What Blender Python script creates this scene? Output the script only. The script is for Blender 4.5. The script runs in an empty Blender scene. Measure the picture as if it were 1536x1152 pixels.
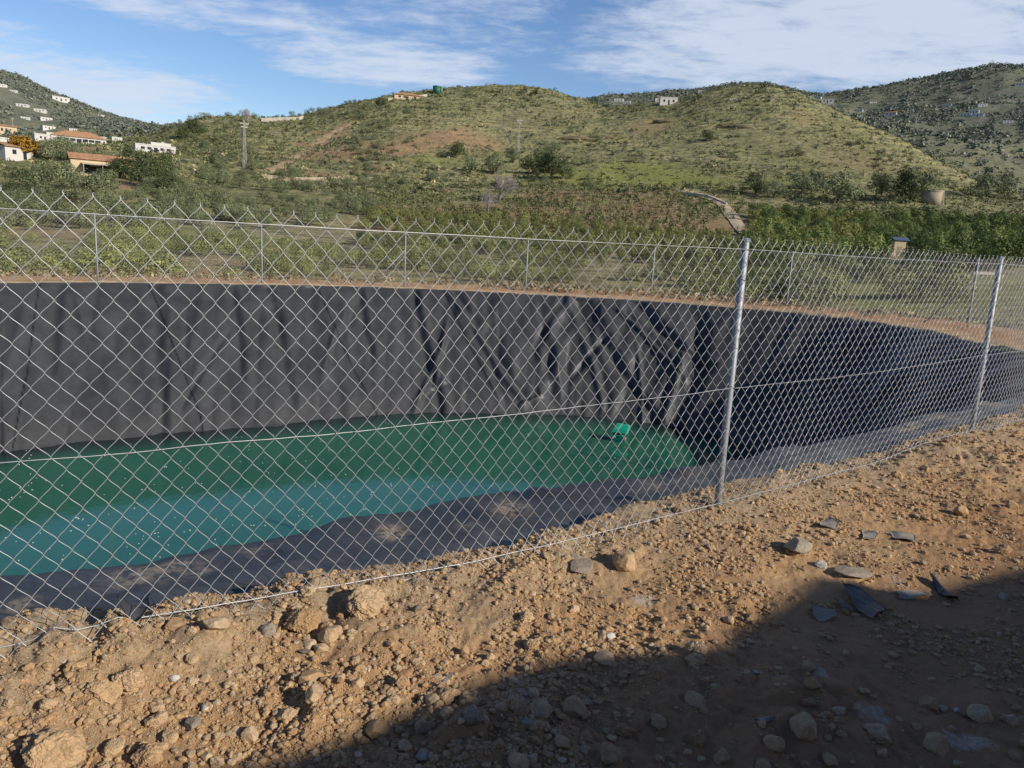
import bpy, math, random
import numpy as np
from math import sin, cos, tan, radians, pi, atan2, hypot, exp
rng = np.random.default_rng(7)
random.seed(7)
sc = bpy.context.scene
COL = sc.collection

# ------------------------------------------------------------------ camera
F, PITCH, ROLL, HC = 1110.9, radians(10.867), radians(2.9137), 1.44
cam = bpy.data.cameras.new('camera')
camo = bpy.data.objects.new('camera', cam); COL.objects.link(camo)
cam.sensor_width = 36.0; cam.lens = F*36.0/1536; cam.clip_start = 0.05; cam.clip_end = 9000
from mathutils import Matrix, Vector
camo.matrix_world = (Matrix.Translation((0, 0, HC)) @ Matrix.Rotation(pi/2-PITCH, 4, 'X') @ Matrix.Rotation(ROLL, 4, 'Z'))
sc.camera = camo
sc.view_settings.view_transform = 'Standard'; sc.view_settings.look = 'None'
sc.view_settings.exposure = 0; sc.view_settings.gamma = 1

def ray(x, y):                      # photo pixel -> direction in the world
    u = x-768; v = y-576; c, s = cos(ROLL), sin(ROLL)
    u, v = u*c+v*s, -u*s+v*c
    a = u/F; b = -v/F
    return np.array([a, cos(PITCH)+b*sin(PITCH), -sin(PITCH)+b*cos(PITCH)])
def atz(x, y, z=0.0):
    d = ray(x, y); t = (z-HC)/d[2]
    return np.array([d[0]*t, d[1]*t, z])
def proj(P):
    x, y, z = P[..., 0], P[..., 1], P[..., 2]-HC
    fw = y*cos(PITCH)-z*sin(PITCH); up = y*sin(PITCH)+z*cos(PITCH)
    u = F*x/fw; v = -F*up/fw; c, s = cos(ROLL), sin(ROLL)
    return 768+u*c-v*s, 576+u*s+v*c, fw

# ------------------------------------------------------------------ noise
def hash3(ix, iy, iz, seed):
    h = (ix.astype(np.int64)*374761393 + iy.astype(np.int64)*668265263 + iz.astype(np.int64)*2147483647 + seed*974634777) & 0xffffffff
    h = ((h ^ (h >> 13))*1274126177) & 0xffffffff
    h = ((h ^ (h >> 16))*2246822519) & 0xffffffff
    h = h ^ (h >> 15)
    return (h & 0xffffff)/float(0xffffff)
def vnoise(x, y, seed=0):
    x = np.asarray(x, float); y = np.asarray(y, float)
    ix = np.floor(x); iy = np.floor(y); fx = x-ix; fy = y-iy
    u = fx*fx*fx*(fx*(fx*6-15)+10); v = fy*fy*fy*(fy*(fy*6-15)+10)
    z = np.zeros_like(ix)
    a = hash3(ix, iy, z, seed); b = hash3(ix+1, iy, z, seed); c = hash3(ix, iy+1, z, seed); d = hash3(ix+1, iy+1, z, seed)
    return ((a*(1-u)+b*u)*(1-v)+(c*(1-u)+d*u)*v)*2-1
def fbm(x, y, oct=4, seed=0, gain=.5):
    s = 0; a = 1; t = 0
    for k in range(oct):
        c, q = cos(.7*k+.3), sin(.7*k+.3)
        s = s+a*vnoise((x*c-y*q)*2**k+17.3*k, (x*q+y*c)*2**k-9.1*k, seed+k); t += a; a *= gain
    return s/t
def sstep(a, b, x):
    t = np.clip((x-a)/(b-a), 0, 1); return t*t*(3-2*t)

# ------------------------------------------------------------------ object helpers
def mesh(name, V, Fs, mat=None, smooth=False, attrs=None, cols=None):
    me = bpy.data.meshes.new(name)
    V = np.asarray(V, np.float32).reshape(-1, 3)
    if isinstance(Fs, np.ndarray): Fs = [Fs]
    Fs = [np.asarray(f, np.int32) for f in Fs if len(f)]
    me.vertices.add(len(V)); me.vertices.foreach_set('co', V.ravel())
    nl = sum(f.size for f in Fs); npoly = sum(len(f) for f in Fs)
    me.loops.add(nl); me.loops.foreach_set('vertex_index', np.concatenate([f.ravel() for f in Fs]))
    me.polygons.add(npoly)
    tot = np.concatenate([np.full(len(f), f.shape[1], np.int32) for f in Fs])
    st = np.concatenate([[0], np.cumsum(tot)[:-1]]).astype(np.int32)
    me.polygons.foreach_set('loop_start', st)
    me.polygons.foreach_set('use_smooth', np.full(npoly, smooth, bool))
    me.update(calc_edges=True); me.validate()
    if cols is not None:
        a = me.color_attributes.new('tint', 'FLOAT_COLOR', 'POINT')
        c = np.ones((len(V), 4), np.float32); c[:, :3] = cols; a.data.foreach_set('color', c.ravel())
    for k, arr in (attrs or {}).items():
        a = me.attributes.new(k, 'FLOAT', 'POINT'); a.data.foreach_set('value', np.asarray(arr, np.float32))
    if mat: me.materials.append(mat)
    return me
def tag(o, label=None, cat=None, group=None, kind=None):
    if label: o['label'] = label
    if cat: o['category'] = cat
    if group: o['group'] = group
    if kind: o['kind'] = kind
    return o
def obj(name, me, parent=None, loc=(0, 0, 0)):
    o = bpy.data.objects.new(name, me); COL.objects.link(o)
    o.location = loc
    if parent is not None: o.parent = parent
    return o
def empty(name, loc, rz=0, label=None, cat=None, group=None):
    o = bpy.data.objects.new(name, None); COL.objects.link(o); o.empty_display_size = .1
    o.location = loc; o.rotation_euler = (0, 0, rz)
    return tag(o, label, cat, group)
def copy_tree(o, parent=None):
    c = o.copy(); COL.objects.link(c); c.parent = parent
    for ch in o.children: copy_tree(ch, c)
    return c
class MB:                           # collects shapes into one mesh
    def __init__(s): s.V = []; s.F = []; s.n = 0
    def add(s, V, Fs):
        V = np.asarray(V, float)
        for f in Fs: s.F.append([i+s.n for i in f])
        s.V.append(V); s.n += len(V)
    def box(s, c, d, rz=0, taper=1.0, rx=0):
        x, y, z = np.array(d)/2
        V = np.array([[-x, -y, -z], [x, -y, -z], [x, y, -z], [-x, y, -z], [-x*taper, -y*taper, z], [x*taper, -y*taper, z], [x*taper, y*taper, z], [-x*taper, y*taper, z]])
        if rx: V = V @ np.array(Matrix.Rotation(rx, 3, 'X')).T
        if rz: V = V @ np.array(Matrix.Rotation(rz, 3, 'Z')).T
        s.add(V+np.array(c), [[3, 2, 1, 0], [4, 5, 6, 7], [0, 1, 5, 4], [1, 2, 6, 5], [2, 3, 7, 6], [3, 0, 4, 7]])
    def tube(s, P, R, n=8, cap=True):
        P = np.asarray(P, float); R = np.broadcast_to(np.asarray(R, float), (len(P),))
        T = np.gradient(P, axis=0); T /= np.linalg.norm(T, axis=1)[:, None]+1e-12
        ref = np.array([0, 0, 1.]) if abs(T[0][2]) < .9 else np.array([1., 0, 0])
        V = []
        for p, t, r in zip(P, T, R):
            a = np.cross(t, ref); a /= np.linalg.norm(a)+1e-12; b = np.cross(t, a)
            for k in range(n):
                w = 2*pi*k/n; V.append(p+r*(a*cos(w)+b*sin(w)))
        Fs = []
        for i in range(len(P)-1):
            for k in range(n):
                Fs.append([i*n+k, i*n+(k+1) % n, (i+1)*n+(k+1) % n, (i+1)*n+k])
        if cap: Fs.append(list(range(n))[::-1]); Fs.append([(len(P)-1)*n+k for k in range(n)])
        s.add(V, Fs)
    def prism(s, poly, z0, z1):
        n = len(poly); V = [(x, y, z0) for x, y in poly]+[(x, y, z1) for x, y in poly]
        s.add(V, [list(range(n))[::-1], [n+k for k in range(n)]]+[[k, (k+1) % n, n+(k+1) % n, n+k] for k in range(n)])
    def build(s, name, mat, parent=None, smooth=False, loc=(0, 0, 0)):
        V = np.concatenate(s.V); me = bpy.data.meshes.new(name)
        me.from_pydata(V.tolist(), [], s.F); me.materials.append(mat)
        if smooth: me.polygons.foreach_set('use_smooth', [True]*len(me.polygons))
        me.update()
        return obj(name, me, parent, loc)

# ------------------------------------------------------------------ materials
def S(c): return tuple(((v/255)/12.92 if v/255 <= .04045 else ((v/255+.055)/1.055)**2.4) for v in c)
class NT:
    def __init__(s, name):
        s.m = bpy.data.materials.new(name); s.m.use_nodes = True; s.t = s.m.node_tree
        s.t.nodes.clear(); s.out = s.n('ShaderNodeOutputMaterial'); s.b = s.n('ShaderNodeBsdfPrincipled')
        s.l(s.b.outputs[0], s.out.inputs[0])
    def n(s, t, **k):
        o = s.t.nodes.new(t)
        for a, v in k.items(): setattr(o, a, v)
        return o
    def l(s, a, b): s.t.links.new(a, b)
    def set(s, **k):
        for a, v in k.items():
            i = s.b.inputs[a.replace('_', ' ')]
            i.default_value = (*v, 1) if isinstance(v, tuple) and len(v) == 3 else v
    def coord(s, kind='Object'):
        if kind == 'pos': return s.n('ShaderNodeNewGeometry').outputs['Position']
        return s.n('ShaderNodeTexCoord').outputs[kind]
    def noise(s, scale, detail=4, rough=.55, vec=None, dist=0.):
        o = s.n('ShaderNodeTexNoise'); o.inputs['Scale'].default_value = scale; o.inputs['Detail'].default_value = detail
        o.inputs['Roughness'].default_value = rough; o.inputs['Distortion'].default_value = dist
        s.l(vec if vec is not None else s.coord('pos'), o.inputs['Vector']); return o.outputs['Fac']
    def ramp(s, fac, stops):
        o = s.n('ShaderNodeValToRGB'); e = o.color_ramp.elements
        while len(e) < len(stops): e.new(.5)
        for q, (p, c) in zip(e, stops): q.position = p; q.color = (*c, 1) if len(c) == 3 else c
        s.l(fac, o.inputs[0]); return o.outputs[0]
    def mix(s, fac, a, b, mode='MIX'):
        o = s.n('ShaderNodeMix', data_type='RGBA', blend_type=mode)
        for i, v in ((0, fac), (6, a), (7, b)):
            if hasattr(v, 'default_value'): s.l(v, o.inputs[i])
            else: o.inputs[i].default_value = v if i == 0 else (*v, 1)
        return o.outputs[2]
    def math(s, op, a, b=0.0, clamp=False):
        o = s.n('ShaderNodeMath', operation=op, use_clamp=clamp)
        for i, v in ((0, a), (1, b)):
            if hasattr(v, 'default_value'): s.l(v, o.inputs[i])
            else: o.inputs[i].default_value = v
        return o.outputs[0]
    def attr(s, name, out='Fac'):
        return s.n('ShaderNodeAttribute', attribute_name=name).outputs[out]
    def bump(s, h, strength=.5, dist=.01):
        o = s.n('ShaderNodeBump'); o.inputs['Strength'].default_value = strength; o.inputs['Distance'].default_value = dist
        s.l(h, o.inputs['Height']); s.l(o.outputs[0], s.b.inputs['Normal'])
    def color(s, c):
        if hasattr(c, 'default_value'): s.l(c, s.b.inputs['Base Color'])
        else: s.b.inputs['Base Color'].default_value = (*c, 1)
def simple(name, c, rough=.6, metal=0., var=.18, scale=3., spec=.4, bump=0.):
    m = NT(name); f = m.noise(scale, 5, .6, m.coord('Object'))
    m.color(m.ramp(f, [(.3, tuple(v*(1-var) for v in c)), (.7, tuple(min(1, v*(1+var)) for v in c))]))
    m.set(Roughness=rough, Metallic=metal, Specular_IOR_Level=spec)
    if bump: m.bump(m.noise(scale*8, 4, .6, m.coord('Object')), .4, bump)
    return m.m

# dirt
def dirt_mat():
    m = NT('dry_earth'); p = m.coord('pos')
    big = m.noise(.9, 5, .6, p); mid = m.noise(6, 6, .65, p); fine = m.noise(60, 6, .75, p); vf = m.noise(260, 3, .7, p)
    c = m.ramp(big, [(.3, (.43, .235, .106)), (.5, (.525, .318, .148)), (.7, (.58, .405, .22))])
    c = m.mix(m.ramp(mid, [(.42, (0, 0, 0)), (.68, (1, 1, 1))]), c, (.40, .23, .115))
    c = m.mix(m.math('MULTIPLY', m.ramp(fine, [(.45, (0, 0, 0)), (.75, (1, 1, 1))]), .6), c, (.58, .45, .29))
    c = m.mix(m.math('MULTIPLY', m.ramp(vf, [(.3, (1, 1, 1)), (.48, (0, 0, 0))]), .55), c, (.19, .11, .06))
    c = m.mix(m.math('MULTIPLY', m.attr('packed_shade'), .62), c, m.ramp(mid, [(.35, (.26, .14, .074)), (.65, (.40, .235, .125))]))  # redder packed soil, its colour also darkened to deepen the foreground shade
    c = m.mix(m.attr('gravelly'), c, m.ramp(fine, [(.35, (.24, .18, .11)), (.65, (.50, .41, .28))]))
    c = m.mix(m.attr('lime'), c, m.ramp(fine, [(.4, (.42, .36, .29)), (.6, (.66, .62, .55))]))
    m.color(c); m.set(Roughness=.95, Specular_IOR_Level=.15)
    h = m.math('ADD', m.math('MULTIPLY', fine, .8), m.math('MULTIPLY', vf, .5))
    m.bump(h, .9, .010); return m.m
M = {}
M['dirt'] = dirt_mat()
def terrain_mat(name='hill_terrain', k=1., base=None):
    m = NT(name); p = m.coord('pos')
    mp = m.n('ShaderNodeMapping'); mp.inputs['Scale'].default_value = (.16, .16, 1.5); m.l(p, mp.inputs[0])
    a = m.noise(.02, 5, .6, p); b = m.noise(.07, 6, .7, p); c_ = m.noise(.55, 6, .75, p); st = m.noise(2.2, 5, .75, p); band = m.noise(1., 5, .7, mp.outputs[0])
    c = m.ramp(b, base or [(.25, (.215, .222, .092)), (.42, (.33, .32, .145)), (.58, (.43, .395, .19)), (.75, (.53, .45, .25))])
    c = m.mix(m.math('MULTIPLY', m.ramp(a, [(.4, (0, 0, 0)), (.65, (1, 1, 1))]), .40), c, (.27, .29, .10))
    c = m.mix(m.math('MULTIPLY', m.ramp(band, [(.48, (0, 0, 0)), (.60, (1, 1, 1))]), .8), c, (.15, .155, .072))
    c = m.mix(m.math('MULTIPLY', m.ramp(band, [(.36, (1, 1, 1)), (.44, (0, 0, 0))]), .5), c, (.43, .37, .205))
    c = m.mix(m.math('MULTIPLY', m.ramp(c_, [(.50, (0, 0, 0)), (.58, (1, 1, 1))]), .75), c, tuple(.105+(1-k)*q for q in (.10, .08, .03)))
    c = m.mix(m.math('MULTIPLY', m.ramp(st, [(.36, (1, 1, 1)), (.48, (0, 0, 0))]), .5), c, (.40, .35, .19))
    c = m.mix(m.math('MULTIPLY', m.attr('green'), .75), c, m.ramp(c_, [(.35, (.21, .24, .065)), (.65, (.36, .37, .11))]))
    c = m.mix(m.attr('bare'), c, m.ramp(m.noise(.5, 6, .7, p), [(.3, (.27, .175, .10)), (.5, (.38, .26, .15)), (.7, (.45, .33, .20))]))
    c = m.mix(m.attr('far'), c, m.ramp(m.noise(.06, 6, .75, p), [(.35, (.115, .135, .112)), (.5, (.150, .165, .132)), (.68, (.23, .225, .175))]))  # distance haze put into the colour: greyer, bluer far slopes
    m.color(c); m.set(Roughness=1., Specular_IOR_Level=.05)
    m.bump(m.math('ADD', m.math('MULTIPLY', c_, 1.), m.math('MULTIPLY', st, .5)), .9, .8); return m.m
M['terrain'] = terrain_mat()
M['valley'] = terrain_mat('valley_field', .3, [(.25, (.32, .285, .14)), (.42, (.43, .37, .195)), (.58, (.52, .44, .245)), (.75, (.58, .48, .28))])
def leaf_mat(name, lo, hi, rnd=.5):
    m = NT(name); t = m.attr('tint', 'Color'); o = m.n('ShaderNodeObjectInfo').outputs['Random']
    c = m.ramp(m.math('ADD', m.math('MULTIPLY', m.n('ShaderNodeNewGeometry').outputs['Random Per Island'], 1-rnd), m.math('MULTIPLY', o, rnd)), [(.1, lo), (.9, hi)])
    c = m.mix(1., c, t, 'MULTIPLY'); m.color(c); m.set(Roughness=.6, Specular_IOR_Level=.25)
    return m.m
M['olive'] = leaf_mat('olive_leaves', (.12, .145, .072), (.24, .27, .135))
M['orchard'] = leaf_mat('orchard_leaves', (.095, .12, .036), (.27, .285, .09))
M['grove'] = leaf_mat('grove_leaves', (.06, .10, .028), (.22, .275, .072), .7)
M['mixed'] = leaf_mat('mixed_leaves', (.13, .14, .036), (.34, .335, .095), .7)
M['field'] = leaf_mat('field_shrub_leaves', (.11, .135, .042), (.32, .335, .11), .6)
M['dark'] = leaf_mat('dark_leaves', (.045, .066, .026), (.11, .14, .052))
M['scrub'] = leaf_mat('scrub_leaves', (.8, .8, .8), (1.25, 1.25, 1.2), 0.)
M['autumn'] = leaf_mat('autumn_leaves', (.22, .11, .012), (.46, .26, .03))
M['palm'] = leaf_mat('palm_leaves', (.09, .10, .03), (.17, .17, .06))
M['twig'] = simple('grey_twigs', (.33, .295, .28), .9)
M['bark'] = simple('bark', (.13, .10, .075), .95, scale=2)
M['dry'] = leaf_mat('dry_grass_blades', (.30, .23, .11), (.5, .39, .2), 0.)
def rock_mat(name, lo, mid, hi):
    m = NT(name); o = m.n('ShaderNodeObjectInfo').outputs['Random']; p = m.coord('pos')
    f = m.noise(45, 6, .7, p); g = m.noise(12, 4, .6, p)
    c = m.ramp(m.math('ADD', m.math('MULTIPLY', o, .7), m.math('MULTIPLY', g, .3)), [(.2, lo), (.5, mid), (.85, hi)])
    c = m.mix(m.math('MULTIPLY', m.ramp(f, [(.4, (1, 1, 1)), (.6, (0, 0, 0))]), .45), c, tuple(v*.5 for v in mid))
    m.color(c); m.set(Roughness=.92, Specular_IOR_Level=.2); m.bump(m.math('ADD', f, m.math('MULTIPLY', m.noise(160, 3, .7, p), .5)), .8, .006); return m.m
M['rock'] = rock_mat('brown_stone', (.42, .26, .135), (.52, .355, .20), (.58, .44, .28))
M['grey_rock'] = rock_mat('grey_stone', (.25, .20, .15), (.33, .27, .205), (.44, .375, .295))
M['white_rock'] = rock_mat('white_stone', (.62, .58, .50), (.7, .66, .58), (.75, .72, .66))
def gravel_mat():
    m = NT('gravel_bits'); p = m.coord('pos'); f = m.noise(120, 5, .7, p)
    c = m.mix(m.math('MULTIPLY', m.ramp(f, [(.4, (1, 1, 1)), (.6, (0, 0, 0))]), .4), m.attr('tint', 'Color'), (.2, .13, .08))
    m.color(c); m.set(Roughness=.95, Specular_IOR_Level=.15); m.bump(f, .6, .004); return m.m
M['gravel'] = gravel_mat()
def metal_mat(name, c, rough, metal=.85):
    m = NT(name); p = m.coord('pos'); f = m.noise(40, 5, .6, p)
    m.color(m.ramp(f, [(.3, tuple(v*.82 for v in c)), (.7, c)])); m.set(Metallic=metal, Roughness=rough); return m.m
M['wire'] = metal_mat('galvanised_wire', (.50, .51, .52), .45, .5)
M['post'] = metal_mat('galvanised_post', (.34, .36, .385), .58, .4)
M['farpost'] = metal_mat('weathered_post', (.27, .29, .31), .55, .4)
M['farwire'] = metal_mat('galvanised_mesh', (.60, .61, .62), .5, .5)
def liner_mat():
    m = NT('black_liner_sheet'); p = m.coord('pos')
    f = m.noise(2.2, 5, .6, p); g = m.noise(22, 5, .7, p); h = m.noise(6, 4, .6, p)
    c = m.ramp(f, [(.3, (.034, .036, .038)), (.7, (.056, .059, .062))])
    c = m.mix(m.math('MULTIPLY', m.attr('dust'), m.ramp(h, [(.25, (.35, .35, .35)), (.65, (1, 1, 1))])), c, (.15, .148, .138))
    c = m.mix(m.attr('seam'), c, (.006, .006, .007))
    c = m.mix(m.math('MULTIPLY', m.attr('mud'), m.ramp(g, [(.42, (0, 0, 0)), (.55, (1, 1, 1))])), c, (.42, .32, .20))
    c = m.mix(m.math('MULTIPLY', m.ramp(m.noise(70, 3, .6, p), [(.70, (0, 0, 0)), (.76, (1, 1, 1))]), .35), c, (.3, .27, .22))
    m.color(c); m.set(Specular_IOR_Level=.38)
    r = m.ramp(g, [(.3, (.40, .40, .40)), (.7, (.52, .52, .52))]); m.l(r, m.b.inputs['Roughness'])
    m.bump(m.math('ADD', m.math('MULTIPLY', h, .6), m.math('MULTIPLY', g, .05)), .18, .05); return m.m
M['liner'] = liner_mat()
M['scrap'] = simple('liner_scrap', (.055, .055, .06), .5, var=.35, scale=9, bump=.004)
M['dusty_scrap'] = simple('dusty_liner_scrap', (.25, .225, .19), .85, var=.25, scale=14, bump=.004)
def water_mat():
    m = NT('green_water'); p = m.coord('pos')
    f = m.noise(.35, 4, .55, p)
    c = m.ramp(f, [(.3, (.019, .118, .072)), (.7, (.027, .152, .094))])
    m.color(m.mix(m.math('POWER', m.attr('depth'), .8), (.010, .018, .019), c))
    m.set(Roughness=.03, IOR=1.333, Specular_IOR_Level=.85)
    m.bump(m.noise(7, 4, .55, p), .09, .02); return m.m
M['water'] = water_mat()
M['foam'] = simple('foam_white', (.6, .62, .58), .8)
M['white'] = simple('white_render', (.58, .56, .52), .85, var=.06, scale=.5)
M['cream'] = simple('cream_render', (.58, .46, .30), .9, var=.08, scale=.5)
M['outcrop'] = simple('hill_rock', (.17, .14, .08), .95, var=.5, scale=1.3)
M['tile'] = simple('terracotta_tiles', (.40, .22, .12), .9, var=.3, scale=1.2)
M['glass'] = simple('dark_window', (.03, .035, .04), .2, var=.1)
M['stonewall'] = simple('stone_wall', (.40, .33, .24), .95, var=.3, scale=1.)
M['concrete'] = simple('pale_concrete', (.48, .44, .37), .95, var=.2, scale=.7)
M['tankgreen'] = simple('green_tank', (.02, .12, .07), .45, var=.1)
M['tankstone'] = simple('tan_stone', (.37, .31, .22), .95, var=.2, scale=.8)
M['tankpale'] = simple('pale_green_tank', (.10, .22, .17), .5, var=.1)
M['boxgreen'] = simple('green_plastic', (.015, .36, .21), .4, var=.1)
M['boxdark'] = simple('dark_green_plastic', (.008, .09, .06), .45, var=.1)
M['red'] = simple('red_plastic', (.6, .2, .17), .5, var=.1)
M['panel'] = simple('solar_panel', (.10, .12, .17), .25, var=.1)
M['track'] = simple('pale_track', (.47, .37, .25), 1., var=.2, scale=.6)
M['earthtrack'] = simple('earth_track', (.36, .27, .155), 1., var=.35, scale=.4)
M['carpaint'] = simple('dark_car_paint', (.02, .022, .028), .3, var=.1)
M['tyre'] = simple('rubber', (.02, .02, .02), .9)
M['poleg'] = simple('grey_pole', (.42, .40, .37), .8)

# ------------------------------------------------------------------ pond outline (edge under the dirt, crest, waterline)
ZW = -2.65
SEC = [  # crest x,y,z | edge offset x,y or None | shore x,y
 (-10.8,15.5,.05,None,-8.95,12.6),(-9.58,16.92,.05,None,-7.75,13.5),(-6.45,18.78,.05,None,-5.2,15.2),(-3.16,20.13,.05,None,-2.5,16.9),
 (.27,20.35,.04,None,.5,17.6),(3.4,20.1,.04,None,2.6,17.45),(5.59,19.2,.04,None,4.15,16.75),(7.1,18.2,.04,None,4.9,15.9),(8.1,16.9,.04,None,5.35,15.0),
 (8.3,15.2,.03,None,5.2,14.2),(8.35,13.2,.0,None,5.3,13.2),(8.3,11.4,-.03,None,5.1,12.4),(7.5,10.0,-.05,(7.7,9.75),4.6,11.9),
 (6.2,8.9,-.07,(6.35,8.25),3.8,11.2),(5.1,8.06,-.08,(5.1,7.25),2.9,10.6),(4.08,7.3,-.09,(3.98,6.27),2.0,9.95),(3.16,6.51,-.1,(2.97,5.44),1.15,9.2),
 (2.36,5.98,-.1,(2.05,4.76),.35,8.6),(1.28,5.23,-.1,(1.21,4.2),-.7,7.85),(.17,4.65,-.1,(.26,3.4),-1.8,7.3),(-.56,4.01,-.1,(-.44,2.95),-2.6,6.7),
 (-1.22,3.57,-.1,(-.95,2.66),-3.3,6.2),(-2.19,3.0,-.1,(-1.64,2.22),-4.2,5.65),(-3.6,2.1,-.1,(-3.2,1.4),-5.6,4.8),(-5.5,1.1,-.1,(-5.2,.35),-7.,4.3),
 (-8,.4,-.05,(-7.9,-.2),-8.3,4.3),(-10.8,1.5,0,None,-9.4,5.),(-12.6,4.5,.03,None,-9.9,6.5),(-13.,8.5,.05,None,-9.9,8.8),(-12.6,12.,.05,None,-9.6,10.7),(-11.8,14.0,.05,None,-9.3,11.7)]
C0 = np.array([-3., 10.])
rows = []
for cx, cy, cz, e, sx, sy in SEC:
    if e is None:
        d = np.array([cx-sx, cy-sy]); d /= np.linalg.norm(d); e = (cx+d[0]*.12, cy+d[1]*.12)
    rows.append([e[0], e[1], cx, cy, cz, sx, sy])
rows = np.array(rows)
def catmull(P, n):
    N = len(P); out = []
    for i in range(N):
        p0, p1, p2, p3 = P[i-1], P[i], P[(i+1) % N], P[(i+2) % N]
        t = np.linspace(0, 1, n, endpoint=False)[:, None]
        out.append(.5*((2*p1)+(-p0+p2)*t+(2*p0-5*p1+4*p2-p3)*t*t+(-p0+3*p1-3*p2+p3)*t**3))
    return np.concatenate(out)
LOOP = catmull(rows, 24)
# resample evenly by crest length
def resample(L, n):
    seg = np.linalg.norm(np.diff(np.vstack([L[:, 2:4], L[:1, 2:4]]), axis=0), axis=1)
    s = np.concatenate([[0], np.cumsum(seg)]); LL = np.vstack([L, L[:1]])
    q = np.linspace(0, s[-1], n, endpoint=False)
    return np.stack([np.interp(q, s, LL[:, k]) for k in range(L.shape[1])], 1), q, s[-1]
NU = 1900
LO, US, PER = resample(LOOP, NU)
EDGE, _, _ = resample(LOOP[:, [0, 1, 0, 1]], 160); EDGE = EDGE[:, :2]

# signed distance table to the dirt edge (negative inside the pond)
gx = np.arange(-16, 13, .06); gy = np.arange(-3, 24, .06)
GX, GY = np.meshgrid(gx, gy, indexing='ij')
P = np.stack([GX.ravel(), GY.ravel()], 1); dmin = np.full(len(P), 1e9); ins = np.zeros(len(P), bool)
for i in range(len(EDGE)):
    a = EDGE[i]; b = EDGE[(i+1) % len(EDGE)]; ab = b-a; ap = P-a
    t = np.clip((ap @ ab)/(ab @ ab), 0, 1); q = ap-t[:, None]*ab
    dmin = np.minimum(dmin, (q*q).sum(1))
    cr = ((a[1] > P[:, 1]) != (b[1] > P[:, 1]))
    xi = a[0]+(P[:, 1]-a[1])/(b[1]-a[1]+1e-12)*(b[0]-a[0])
    ins ^= cr & (P[:, 0] < xi)
SD = (np.sqrt(dmin)*np.where(ins, -1, 1)).reshape(GX.shape)
def sdf(x, y):
    fx = np.clip((np.asarray(x)-gx[0])/.06, 0, len(gx)-1.001); fy = np.clip((np.asarray(y)-gy[0])/.06, 0, len(gy)-1.001)
    i = fx.astype(int); j = fy.astype(int); u = fx-i; v = fy-j
    return (SD[i, j]*(1-u)+SD[i+1, j]*u)*(1-v)+(SD[i, j+1]*(1-u)+SD[i+1, j+1]*u)*v

# ------------------------------------------------------------------ terrain height field
TH = np.linspace(-pi, pi, 1441)
def px_theta(x, y=300):
    d = ray(x, y); return atan2(d[0], d[1])
def ring(pts, rr):                                   # photo columns -> azimuth, elevation tangent; rr: distance of this ring per column
    th = []; el = []; rs = []
    for x, y in pts:
        d = ray(x, y); th.append(atan2(d[0], d[1])); el.append(d[2]/hypot(d[0], d[1]))
        rs.append(rr(x) if callable(rr) else rr)
    th = np.array(th); el = np.array(el); rs = np.array(rs, float)
    e = np.interp(TH, th, el); r = np.interp(TH, th, rs)
    k = np.hanning(9); k /= k.sum()
    r_ = np.convolve(np.pad(r, 4, 'edge'), k, 'valid'); e_ = np.convolve(np.pad(e, 4, 'edge'), k, 'valid')
    return r_, HC+e_*r_
def fixed(thz, default_r=None):
    th = np.array([radians(a) for a, _, _ in thz]); return np.interp(TH, th, [r for _, r, _ in thz]), np.interp(TH, th, [z for _, _, z in thz])
RINGS = []
RINGS.append(fixed([(-180,20,0),(-90,19.5,0),(-50,19.5,.05),(-40,20.3,.05),(-29,21.2,.05),(-19,22.1,.05),(-8,22.7,.05),(1,23.6,.05),(10,24.3,.05),(20,23.4,.05),(31,21,.05),(37,18,.05),(60,20,0),(180,20,0)]))
RINGS.append(fixed([(-180,27,0),(-60,27,0),(-40,28,-.7),(-29,28,-.9),(-10,29,-1.1),(10,30,-1.3),(25,29,-1.2),(40,27,-.6),(70,27,0),(180,27,0)]))
RINGS.append(fixed([(-180,45,0),(-60,45,-.3),(-40,45,-1.6),(-29,45,-1.8),(-10,46,-2.6),(10,46,-3.),(25,46,-2.8),(40,45,-1.8),(70,45,-.2),(180,45,0)]))
RINGS.append(ring([(-300,360),(0,372),(150,372),(300,385),(450,392),(600,395),(750,398),(900,405),(1050,415),(1200,420),(1350,425),(1500,420),(1900,430)], 80))
RINGS.append(ring([(-300,318),(0,324),(150,328),(300,340),(450,350),(600,355),(750,360),(900,370),(1050,380),(1200,385),(1350,392),(1500,388),(1900,395)], 130))
RINGS.append(ring([(-300,272),(0,275),(150,266),(300,290),(450,300),(600,312),(750,320),(900,330),(1050,338),(1200,345),(1350,352),(1500,352),(1900,360)], 190))
RINGS.append(ring([(-300,238),(0,238),(150,237),(300,258),(450,268),(600,275),(750,280),(900,284),(1050,287),(1200,298),(1350,304),(1500,314),(1900,330)], 250))
RINGS.append(ring([(-300,216),(0,216),(150,218),(300,225),(450,232),(600,222),(680,222),(750,232),(900,228),(1050,225),(1200,235),(1350,265),(1500,296),(1900,315)], 330))
CREST = [(-300,205),(0,208),(150,209),(225,207),(260,198),(290,189),(330,185),(380,182),(450,179),(510,166),(570,153),(600,146),(655,137),(720,134),(780,135),(830,142),(870,153),(915,168),(950,165),(1000,156),(1050,141),(1090,130),(1130,128),(1160,131),(1200,144),(1250,166),(1300,191),(1350,217),(1400,244),(1450,264),(1500,284),(1560,300),(1900,312)]
CR = lambda x: float(np.interp(x, [-300,250,500,800,950,1100,1350,1560,1900], [480,470,480,480,450,440,400,370,370]))
RINGS.append(ring(CREST, CR))
RINGS.append(ring([(x, y+(4 if x < 240 else 48)) for x, y in CREST], lambda x: CR(x)*1.3))
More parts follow.
